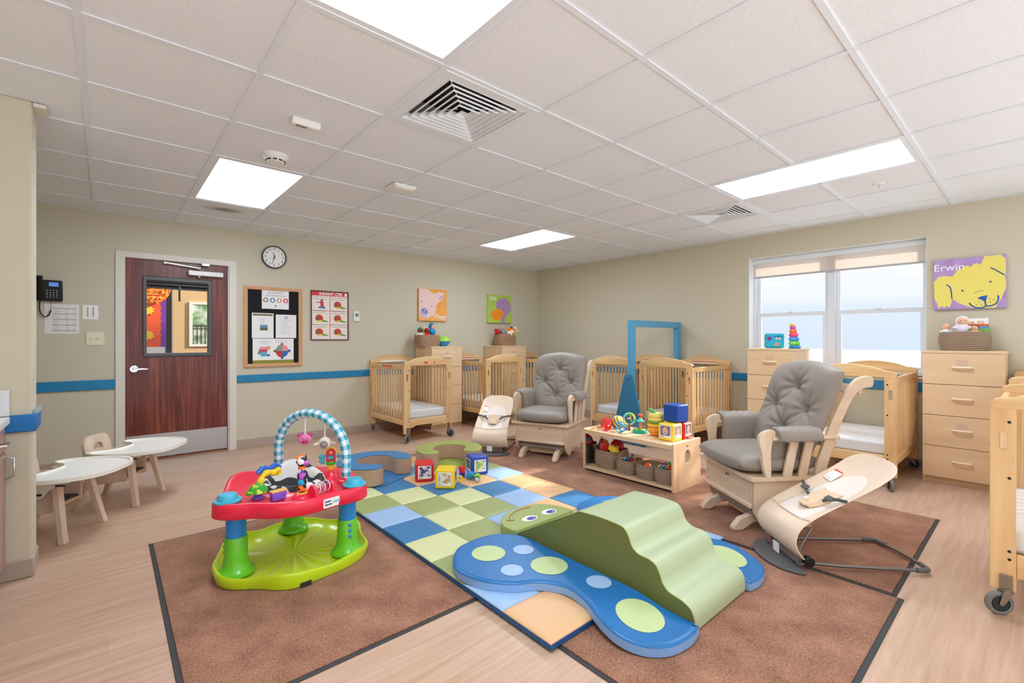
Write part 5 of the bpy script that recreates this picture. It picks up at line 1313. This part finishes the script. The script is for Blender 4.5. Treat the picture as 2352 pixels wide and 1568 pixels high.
q = MB(); q.cushion(lambda u,v:(u*.04,v*.025),lambda u,v:.02+.02*((1-u*u)*(1-v*v))**.5,lambda u,v:.02-.02*((1-u*u)*(1-v*v))**.5,16,16,0); q.ball((-.02,-.02,.012),(.03,.012,.012),1); q.build('body',[org,mat('deep_purple',(80,30,110),.5)],t)

# ------------------------------------------------------------------ toy bench
bw_ = wood('bench_wood_long',(240,212,172),(226,192,150),'y',.4); bz_ = wood('bench_wood_up',(238,206,168),(224,188,148),'z',.4)
br_ = mat('burnt_mark',(92,60,40),.7)
tb_ = thing('toy_bench','low open wooden toy bench with round holes in its ends','bench',(3.52,2.335,.01))
bx0,bx1,by = -.215,.215,.455
for s_ in (-1,1):
    ya,yb = sorted((s_*by,s_*(by-.02)))
    MB().plate(rrect(bx0,0,bx1,.382,.012,3),[ell(0,.255,.045,.055,28)],ya,yb,'y').build('end_panel',bz_,tb_,bevel=.003)
MB().box((bx0+.002,-by+.0205,.337),(bx1-.002,by-.0205,.355)).build('top_shelf',bw_,tb_,bevel=.002)
q = MB()
for x in (bx0+.002,bx1-.016): q.box((x,-by+.0205,.3552),(x+.014,by-.0205,.374))
q.build('edge_strip',bw_,tb_,bevel=.003)
MB().box((bx0+.002,-by+.0205,.02),(bx1-.002,by-.0205,.037)).build('bottom_shelf',bw_,tb_,bevel=.002)
MB().plate(rect(bx0+.012,.04,bx1-.012,.335),[ell(0,.255,.05,.06,28)],by-.0235,by-.0202,'y').build('mirror',mat('mirror_glass',(225,228,230),.03,metal=1),tb_,smooth=False)
q = MB()
for a_,b_ in (((-.02,.335),(-.016,.35)),((-.008,.335),(-.004,.353)),((.004,.335),(.008,.348)),((-.02,.342),(.012,.344))): q.tube([(a_[0],-by-.0006,a_[1]),(b_[0],-by-.0006,b_[1])],.0012,5)
q.build('brand_mark',br_,tb_)
ZS = .047+.0005; ZTP = .365+.0005
# ------------------------------------------------------------------ rope baskets
ropem = mat('taupe_rope',(150,128,106),.8,bump=.15,bscale=180,c2=(160,138,114),ns=70)
def basket(lb, x,y,z,w,d,h,rz=0,grp='coiled rope baskets',flare=.06,handle=False,m=None):
    t = thing('rope_basket', lb, 'basket', (x,y,z), rz, grp)
    nc = max(5,int(h/.0155)); prof = []
    def shp(a,s_,e=.45):
        ca,sa = cos(a),sin(a); return (w/2*s_*(1 if ca > 0 else -1)*abs(ca)**e, d/2*s_*(1 if sa > 0 else -1)*abs(sa)**e)
    n = 56; rings = []
    def ring(s_,z_,off): 
        o = []
        for k in range(n):
            a = 2*pi*k/n; px,py = shp(a,s_,.55); l_ = hypot(px,py); o.append((px+px/l_*off,py+py/l_*off,z_))
        return o
    rings.append(ring(.6,.0,0)); rings.append(ring(.88,.0,0))
    for c_ in range(nc):
        for j in range(4):
            f_ = (c_+j/4)/nc; s_ = .90+flare*sin(pi*min(1,f_*.9))*1.6; rings.append(ring(s_,h*f_,.0065*sin(pi*j/4)-.0035))
    rings.append(ring(.93,h,.004)); rings.append(ring(.93,h+.003,-.004)); rings.append(ring(.93,h-.004,-.010))
    for f_ in (.7,.4,.08): rings.append(ring(.90+flare*sin(pi*f_*.9)*1.6,h*f_,-.010))
    rings.append(ring(.5,h*.06,0))
    MB().loft(rings).build('basket',m or ropem,t,angle=70)
    if handle: MB().tube([(-w/2*.55-.03,-d/2*.97,h*.8),(-w/2*.55-.04,-d/2*1.12,h*.7),(-w/2*.55-.02,-d/2*1.14,h*.55),(-w/2*.55+.02,-d/2*1.12,h*.6),(-w/2*.55+.04,-d/2*.97,h*.8)],.006,8).build('handle',m or ropem,t)
    return t
basket('large rope basket of bigger toys, leftmost on the bench shelf',3.50,2.61,ZS,.29,.25,.155)
basket('small rope basket of tangled little toys, second from left in the bench',3.445,2.375,ZS,.22,.19,.115)
basket('nearly empty small rope basket holding one orange ball in the bench',3.445,2.18,ZS,.22,.185,.115)
basket('small rope basket of bright linking rings at the right of the bench',3.445,2.007,ZS,.22,.175,.12)
def blob(name, lb, cat, x,y,z, r, m, rz=0, grp=None, extra=None):
    t = thing(name, lb, cat, (x,y,z), R(rz), grp); MB().ball((0,0,0),r).build('body',m,t)
    if extra: extra(t)
    return t
# basket one
t = small('toy_bus','red toy bus with blue windows lying in the big bench basket','toy bus',3.45,2.665,ZS+.185,rz=R(40)); t.rotation_euler = (R(18),R(-12),R(50)); t.scale = (1.2,1.2,1.2)
MB().box((-.05,-.03,-.03),(.05,.03,.035)).build('body',mat('bus_red',(220,50,36),.35,coat=.3),t,bevel=.01,seg=3)
q = MB()
for s_ in (-1,1):
    for k in range(3): q.box((-.038+k*.027,s_*.0302-.001,0),(-.018+k*.027,s_*.0302+.001,.022))
q.box((.0495,-.02,0),(.0515,.02,.022)); q.build('window',mat('bus_blue',(60,150,220),.3),t,smooth=False); MB().box((-.02,-.012,.035),(.02,.012,.037)).build('roof_panel',yel,t,smooth=False)
for x_ in (-.028,.028):
    for s_ in (-1,1): MB().cyl((x_,s_*.026,-.03),(x_,s_*.034,-.03),.012).build('wheel',blackrub_m,t)
t = small('toy_car','yellow toy car with eyes in the big bench basket','toy car',3.44,2.545,ZS+.165); t.rotation_euler = (R(10),R(-20),R(70)); t.scale = (1.15,1.15,1.15)
MB().loft([[(-.045,-.025,-.02),(.045,-.025,-.02),(.045,.025,-.02),(-.045,.025,-.02)],[(-.042,-.024,.008),(.042,-.024,.008),(.042,.024,.008),(-.042,.024,.008)],[(-.025,-.02,.03),(.02,-.02,.03),(.02,.02,.03),(-.025,.02,.03)]]).build('body',yel,t,bevel=.006)
MB().box((-.02,-.0235,.01),(.015,-.021,.024)).box((.0,-.0255,-.01),(.02,-.0245,.004)).build('decal',mat('car_blue',(50,90,190),.4),t,smooth=False)
q = MB()
for s_ in (-1,1): q.ball((.042,s_*.013,.012),.011)
q.build('eye',white_m,t)
t = small('ladybird_toy','dark red spotted round plush toy in the big bench basket','soft toy',3.54,2.58,ZS+.18)
MB().ball((0,0,0),(.062,.062,.058)).build('body',mat('spot_red',(190,24,34),.5,c2=(24,20,24),ns=26,ramp=(.55,.57)),t)
for s_ in (-1,1): MB().ball((-.05,-.02+s_*.016,.0),.014).build('eye',white_m,t); MB().ball((-.062,-.02+s_*.016,.0),.006).build('pupil',ink,t)
blob('toy_ball','small teal ball tucked at the left of the big bench basket','ball',3.47,2.695,ZS+.15,.028,mat('teal_ball',(40,150,140),.4))
# little toys
LT = [(220,40,50),(50,120,210),(60,180,80),(240,200,50),(120,60,170),(250,130,40),(60,190,210)]
for k in range(9):
    a = k*2.4; r_ = .055*sqrt((k+.5)/9); c_ = LT[k % 7]
    nm = ['red','blue','green','yellow','purple','orange','teal'][k % 7]
    t = small('linking_toy','little plastic toys heaped in the second rope basket of the bench','small toy',3.455+r_*cos(a)*1.2,2.375+r_*sin(a),ZS+.108+.008*(k % 3),'little toys in the second basket',a)
    t.rotation_euler = (k*.7,k*.5,a)
    if k % 2: MB().torus((0,0,0),.019,.0055,20,7).build('ring',mat('lt_'+nm,c_,.35),t)
    else: MB().ball((0,0,0),(.02,.013,.012)).ball((.02,0,0),.011).build('body',mat('lt_'+nm,c_,.35),t)
MB2 = blob('orange_ball','orange bumpy ball inside the nearly empty bench basket','ball',3.43,2.19,ZS+.085,.036,mat('ball_orange',(250,100,30),.4,bump=.6,bscale=60))
for k in range(12):
    a = k*2.4; r_ = .06*sqrt((k+.5)/12); c_ = LT[(k*3) % 7]; nm = ['red','blue','green','yellow','purple','orange','teal'][(k*3) % 7]
    t = small('linking_ring','bright linking rings heaped in the rightmost basket of the bench','linking ring',3.455+r_*cos(a)*1.2,1.995+r_*sin(a),ZS+.115+.006*(k % 4),'linking rings in the rightmost basket')
    t.rotation_euler = (k*.8,k*.6,a); MB().torus((0,0,0),.02,.0058,20,7).build('ring',mat('lt_'+nm,c_,.35),t)
t = blob('ladybird_ball','green spotted ball on top of the linking rings','toy ball',3.50,1.975,ZS+.155,.026,mat('green_spots',(120,200,50),.4,c2=(30,60,30),ns=40,ramp=(.62,.64)))
# ------------------------------------------------------------------ toys on the bench top
def cage_ball(lb,x,y,r,c):
    t = small('cage_ball',lb,'ball',x,y,ZTP+r,'open cage balls'); m = mat('cage_%d'%c[0],c,.35)
    q = MB(); ph = (1+5**.5)/2
    V12 = [(0,s1,s2*ph) for s1 in (-1,1) for s2 in (-1,1)]; V12 += [(a[1],a[2],a[0]) for a in V12[:4]]+[(a[2],a[0],a[1]) for a in V12[:4]]
    for v in V12:
        d = Vector(v).normalized(); rot = d.to_track_quat('Z','Y').to_matrix().to_4x4()
        q.torus((0,0,0),r*.50,r*.075,20,6,0,Matrix.Translation(d*r*.83)@rot)
    q.build('cage',m,t)
cage_ball('red open cage ball at the left of the bench top',3.475,2.655,.053,(222,30,40))
cage_ball('second red open cage ball just behind the first on the bench top',3.56,2.715,.05,(220,32,42))
cage_ball('sky blue open cage ball on the bench top',3.50,2.515,.050,(40,160,200))
t = blob('bee_ball','yellow and grey striped ball on the bench top behind the blue cage ball','ball',3.655,2.66,ZTP+.058,.058,mat('bee_yellow',(246,200,50),.4))
q = MB()
for k in range(4): q.torus((0,0,0),.0585*cos(R(-48+k*32)),.006,32,6,0,RX(55)@T(0,0,.0585*sin(R(-48+k*32))))
q.build('stripe',mat('stripe_slate',(70,80,100),.5),t)
t = small('wheel_rattle','wheel rattle with yellow and green rim standing on the bench top','toy rattle',3.67,2.54,ZTP,rz=R(-40))
MB().lathe([(.001,0),(.035,0),(.036,.012),(.025,.022),(.001,.024)]).build('base',mat('rw_blue',(30,60,170),.35,c2=(240,220,60),ns=30,ramp=(.5,.52)),t)
MB().tube([(0,0,.02),(0,0,.06)],.011,10).build('stem',mat('rw_red',(210,30,50),.35),t)
M_ = T(0,0,.10)@RX(90)
q = MB(); q.tube([(.052*cos(2*pi*k/48),.052*sin(2*pi*k/48),0) for k in range(48)],.010,8,0,M_,closed=True,mf=lambda i,j:(i//8) % 3); q.build('rim',[mat('rim_yellow',(230,226,90),.3),mat('rim_green',(130,210,120),.3),mat('rim_aqua',(100,200,200),.3)],t)
q = MB(); q.cyl((0,-.003,.10),(0,.003,.10),.044); q.build('clear_disc',clear_pl,t)
q = MB(); q.ball((0,-.008,.112),(.016,.008,.014),0); q.ball((-.02,-.006,.10),(.008,.006,.01),1); q.ball((.018,-.006,.088),(.010,.006,.012),2); q.ball((.008,-.006,.128),(.014,.006,.008),3); q.build('figures',[cow2,mat('fig_red',(210,40,50),.4),mat('fig_green',(90,190,60),.4),org],t)
t = small('spinning_dome','clear dome spinner with turquoise base and orange plunger on the bench top','spinning toy',3.64,2.40,ZTP)
MB().lathe([(.001,0),(.068,0),(.070,.010),(.064,.020),(.001,.022)]).build('base',mat('dome_teal',(20,170,150),.35),t)
MB().lathe([(.056,.022),(.058,.05),(.05,.085),(.035,.102)]).build('dome',clear_pl,t)
MB().lathe([(.036,.10),(.034,.108),(.018,.118),(.012,.132),(.001,.133)]).build('collar',mat('dome_aqua',(70,200,190),.35),t); MB().lathe([(.001,.132),(.009,.132),(.010,.148),(.022,.158),(.020,.168),(.001,.17)]).build('plunger',mat('plunger_orange',(250,96,50),.35),t)
q = MB(); q.cyl((0,0,.022),(0,0,.10),.012,mi=0); q.lathe([(.045,.024),(.03,.04),(.012,.044)],mi=1); 
for k in range(7): q.ball((.035*cos(k*.9),.035*sin(k*.9),.05+.006*(k % 2)),.009,2+k % 2)
q.build('inner_post',[org,mat('dome_green',(120,200,60),.35),mat('bead_red',(220,50,50),.3),mat('bead_blue',(60,120,210),.3)],t)
t = small('stacking_plush','plush fruit and burger stacking toy on the bench top','soft toy',3.63,2.235,ZTP)
for k,(z,rx,rz_,m_) in enumerate(((.018,.044,.02,mat('plush_orange',(244,150,40),.8)),(.046,.056,.024,mat('plush_amber',(250,170,60),.8)),(.078,.06,.018,mat('plush_yellow',(250,206,70),.8)),(.10,.062,.014,mat('plush_leaf',(120,160,70),.8)),(.118,.058,.02,mat('plush_lemon',(240,220,110),.8)))):
    MB().lathe([(.001,-1),(.55,-.92),(.9,-.5),(1,0),(.9,.5),(.55,.92),(.001,1)],M=T(0,0,z)@Matrix.Diagonal((rx,rx,rz_,1))).build('layer',m_,t,angle=80)
MB().torus((0,0,0),.034,.020,28,12,T=T(0,0,.145)).build('fruit_ring',mat('plush_pale_yellow',(236,222,120),.8),t)
MB().ball((0,0,0),(.034,.015,.014),0,T(-.02,.02,.178)@RZ(-30)@RY(35)).build('leaf',mat('plush_sage',(110,170,120),.8),t)
for e_ in (-1,1): MB().ball((-.052,-.012+e_*.012,.046),.003).build('eye',ink,t)
t.scale = (1.22,1.22,1.22)
cube('yellow photo cube with a baby photo on the bench top, under the blue cube',3.565,2.06,ZTP,-90-3,(246,214,34),{'f':((120,120,150),(90,130,190),'face'),'r':((170,150,150),(230,230,230),'face')},s=.142)
cube('red photo cube on the bench top, right of the yellow one',3.712,2.05,ZTP,-90+2,(206,26,36),{'r':((120,100,110),(200,150,150),'face')},s=.14)
cube('blue cube stacked on the yellow and red cubes on the bench top',3.665,2.065,ZTP+.143,-90-8,(20,74,168),{},s=.15)

# ------------------------------------------------------------------ dresser tops
ZD = 1.1155
tanrope = mat('tan_rope',(160,126,96),.8,bump=.2,bscale=180,c2=(178,144,114),ns=70)
basket('tan rope basket of dolls on the chest right of the leftmost crib',3.345,5.63,ZD,.34,.26,.155,0,m=tanrope)
basket('tan rope basket of stuffed animals on the chest by the room corner',4.76,5.63,ZD,.34,.26,.185,0,handle=True,m=tanrope)
basket('wide taupe rope basket of dolls and books on the chest under the dog canvas',5.50,.437,ZD,.26,.325,.155,0)
def doll(lb,x,y,z,hood,body,face,rz=0,sc=1,grp=None):
    t = thing('cloth_doll',lb,'doll',(x,y,z),R(rz),grp); t.scale = (sc,sc,sc)
    MB().ball((0,0,0),(.05,.04,.055)).build('body',body,t); MB().ball((0,0,.075),(.042,.04,.042)).build('head',face,t)
    MB().ball((0,.010,.082),(.047,.042,.047)).build('hood',hood,t)
    q = MB()
    for s_ in (-1,1): q.ball((s_*.014,-.039,.078),.004)
    q.build('eye',ink,t)
    for s_ in (-1,1): MB().ball((s_*.05,-.01,.01),(.024,.018,.018)).build('arm',body,t)
    return t
fc = mat('doll_face',(236,180,150),.7); fcd = mat('doll_face_dark',(110,66,50),.7)
doll('blue hooded doll leaning out of the tan basket on the left chest',3.43,5.63,ZD+.20,mat('doll_blue',(40,130,200),.75),mat('doll_sky',(40,150,220),.75),fc,30)
doll('red doll with a dark face in the tan basket on the left chest',3.33,5.60,ZD+.155,mat('doll_red',(190,24,36),.75),mat('doll_red2',(214,24,30),.75),fcd,20,.8)
doll('green hooded doll at the left of the tan basket',3.245,5.64,ZD+.155,mat('doll_green',(60,130,70),.75),mat('doll_cream',(232,222,204),.75),fcd,-20,.85)
doll('pale cream doll at the back of the tan basket on the left chest',3.36,5.70,ZD+.17,mat('doll_pale',(236,220,190),.75),mat('doll_yellow',(240,210,90),.75),fc,10,.8)
t = small('toy_helmet','green and blue round toy beside the tan basket on the left chest','toy',3.585,5.58,ZD)
MB().lathe([(.001,0),(.05,0),(.09,.055),(.10,.07),(.001,.071)]).build('bowl',mat('toy_sky',(60,150,210),.4),t); MB().lathe([(.10,.072),(.085,.10),(.06,.125),(.03,.14),(.001,.142)]).build('lid',mat('toy_lime',(160,224,70),.4),t)
def plush(lb,x,y,z,m,m2,rz=0,sc=1):
    t = thing('stuffed_animal',lb,'stuffed animal',(x,y,z),R(rz)); t.scale = (sc,)*3
    MB().ball((0,0,0),(.065,.05,.045)).build('body',m,t); MB().ball((.065,-.01,.03),(.042,.038,.038)).build('head',m,t); MB().ball((.10,-.015,.02),(.02,.018,.016)).build('muzzle',m2,t)
    for s_ in (-1,1): MB().ball((.055,-.01+s_*.032,.062),(.012,.008,.018)).build('ear',m2,t)
    for s_ in (-1,1): MB().ball((.03,s_*.04,-.03),(.018,.018,.03)).build('leg',m,t)
    MB().ball((.088,-.038,.04),.004).build('eye',ink,t)
    return t
plush('grey stuffed animal lying in the basket by the corner',4.72,5.60,ZD+.22,mat('pl_grey',(150,148,142),.85),mat('pl_pink',(230,180,176),.85),170,.95)
plush('red stuffed toy hanging off the left of the basket by the corner',4.605,5.61,ZD+.215,mat('pl_red',(214,30,36),.85),mat('pl_red2',(190,24,30),.85),200,.7)
plush('orange stuffed tiger in the basket by the corner',4.83,5.62,ZD+.235,mat('pl_orange',(250,130,40),.85),mat('pl_dark',(70,40,30),.85),-30,.85)
plush('white stuffed animal in front of the tiger in the corner basket',4.79,5.55,ZD+.195,mat('pl_white',(240,238,232),.85),mat('pl_white2',(226,224,220),.85),-20,.75)
plush('yellow and black stuffed animal at the right of the corner basket',4.88,5.56,ZD+.205,mat('pl_yellow',(250,200,60),.85,c2=(60,40,30),ns=30,ramp=(.6,.62)),mat('pl_cream',(240,226,200),.85),-40,.75)
plush('pale cow head toy at the far right of the corner basket',4.915,5.63,ZD+.26,mat('pl_cow',(240,236,230),.85),mat('pl_rose',(240,180,190),.85),-25,.7)
# window chest: fabric activity block and stacking rings
t = small('fabric_block','turquoise fabric activity block with stickers on the chest before the window','soft block',5.40,1.895,ZD,rz=R(-90+18))
MB().box((-.09,-.045,.002),(.09,.045,.16)).build('block',mat('turquoise_cloth',(30,176,204),.6),t,bevel=.02,seg=4)
q = MB(); q.box((-.094,-.04,.01),(-.0905,.04,.15)); q.build('page_edges',mat('page_yellow',(236,224,130),.6),t,bevel=.001)
q = MB(); q.prism(star(-.045,.105,.026,.018,8),-.048,-.0455,'y',0); q.prism(ell(.035,.122,.04,.014),-.048,-.0455,'y',1); q.prism([(-.01,.04),(.02,.065),(.045,.06),(.05,.03),(.02,.022)],-.048,-.0455,'y',2)
for x_ in (.02,.05): q.prism(ell(x_,.105,.012,.012),-.0495,-.048,'y',3); q.prism(ell(x_,.105,.005,.005),-.050,-.0495,'y',0)
q.build('appliques',[mat('app_purple',(120,50,140),.5),mat('app_blue',(20,110,160),.5),mat('app_tan',(190,160,130),.5),white_m],t,smooth=False)
t = small('ring_stacker','leaning stack of coloured rings on the chest before the window','stacking toy',5.40,1.70,ZD)
for k,(c_,r_,hh) in enumerate((((20,140,220),.058,.034),((120,210,70),.054,.048),((50,150,230),.050,.044),((240,70,120),.044,.046),((250,120,60),.037,.040),((190,80,180),.030,.030),((250,180,60),.026,.026))):
    z = [0,.032,.078,.120,.164,.203,.232][k]
    MB().lathe([(r_*.8,0),(r_,hh*.3),(r_*.98,hh*.6),(r_*.75,hh*.95),(.001,hh)],(0,.0035*k,z),mf=None).build('ring',mat('stk%d'%k,c_,.3,coat=.3),t)
doll('white bonnet doll in the wide basket under the dog canvas',5.44,.445,ZD+.185,mat('bonnet_white',(236,232,230),.75),mat('bonnet_body',(230,224,236),.75),fc,-80,.85)
doll('small brown doll at the right of the wide basket',5.43,.37,ZD+.150,mat('doll_brown',(110,66,50),.75),mat('doll_tan',(224,170,140),.75),fc,-100,.55)
doll('small bald doll at the left of the wide basket',5.44,.545,ZD+.155,mat('doll_peach',(236,180,150),.75),mat('doll_white',(236,232,236),.75),fc,-70,.6)
def book(lb,x,y,z,w,h,d,c,s_='',tc_=None,rz=-90,tilt=-8):
    t = thing('picture_book',lb,'book',(x,y,z),0,'board books in the wide basket'); t.rotation_euler = (R(tilt),0,R(rz))
    MB().box((-w/2,-d/2,0),(w/2,d/2,h)).build('cover',mat('bk%d%d%d'%c,c,.4),t,bevel=.002)
    if s_: txt(s_,'lettering',.05,(0,-d/2-.0008,h-.035),WR,mat('bk_orange',(236,150,70),.5),t,bold=.001)
    return t
book('white picture book lettered in orange at the back of the wide basket',5.56,.40,ZD+.06,.20,.215,.012,(238,238,232),'Love to')
book('red and orange striped book in front of the white one',5.535,.37,ZD+.04,.15,.185,.01,(226,90,60))
book('blue book in front of the red one in the wide basket',5.515,.365,ZD+.03,.15,.175,.01,(80,150,190))
book('green dotted book at the front right of the wide basket',5.495,.36,ZD+.02,.16,.165,.01,(120,180,80))
# ------------------------------------------------------------------ camera, light
cam = bpy.data.cameras.new('camera'); co = bpy.data.objects.new('camera', cam); C.objects.link(co)
co.location = (0,0,1.205); co.rotation_euler = (R(90),0,-.717554); cam.lens = 36*1063.36/2352; cam.sensor_width = 36
cam.shift_y = -3.57/2352; cam.clip_start = .02; cam.clip_end = 300
bpy.context.scene.camera = co
sun = bpy.data.lights.new('sun','SUN'); so = bpy.data.objects.new('sun', sun); C.objects.link(so)
sun.energy = 5; sun.angle = R(3); sun.color = (1,.95,.88)
so.rotation_euler = Vector((-.84,.26,-.47)).to_track_quat('-Z','Y').to_euler()
wd = bpy.data.worlds.new('world'); bpy.context.scene.world = wd; wd.use_nodes = True
nt = wd.node_tree; N = nt.nodes; L = nt.links; bg = N['Background']
tc = N.new('ShaderNodeTexCoord'); sp = N.new('ShaderNodeSeparateXYZ'); L.new(tc.outputs['Generated'], sp.inputs[0])
r = N.new('ShaderNodeValToRGB'); e = r.color_ramp.elements
e[0].position = .0; e[0].color = (.47,.54,.63,1); e[1].position = .45; e[1].color = (1,1,1,1)
for p_,c_ in ((.06,(.50,.56,.635,1)),(.075,(.59,.61,.635,1)),(.14,(.60,.62,.64,1)),(.24,(.90,.94,1,1))): q_ = e.new(p_); q_.color = c_
L.new(sp.outputs[2], r.inputs[0]); L.new(r.outputs[0], bg.inputs['Color']); bg.inputs['Strength'].default_value = 1.05
sc = bpy.context.scene; vs = sc.view_settings
vs.view_transform = 'Standard'; vs.look = 'None'; vs.gamma = 1; vs.use_curve_mapping = False; vs.exposure = 0.66
sc.cycles.max_bounces = 10; sc.cycles.diffuse_bounces = 5; sc.cycles.transparent_max_bounces = 24; sc.cycles.sample_clamp_indirect = 8
sc.cycles.caustics_reflective = False; sc.cycles.caustics_refractive = False
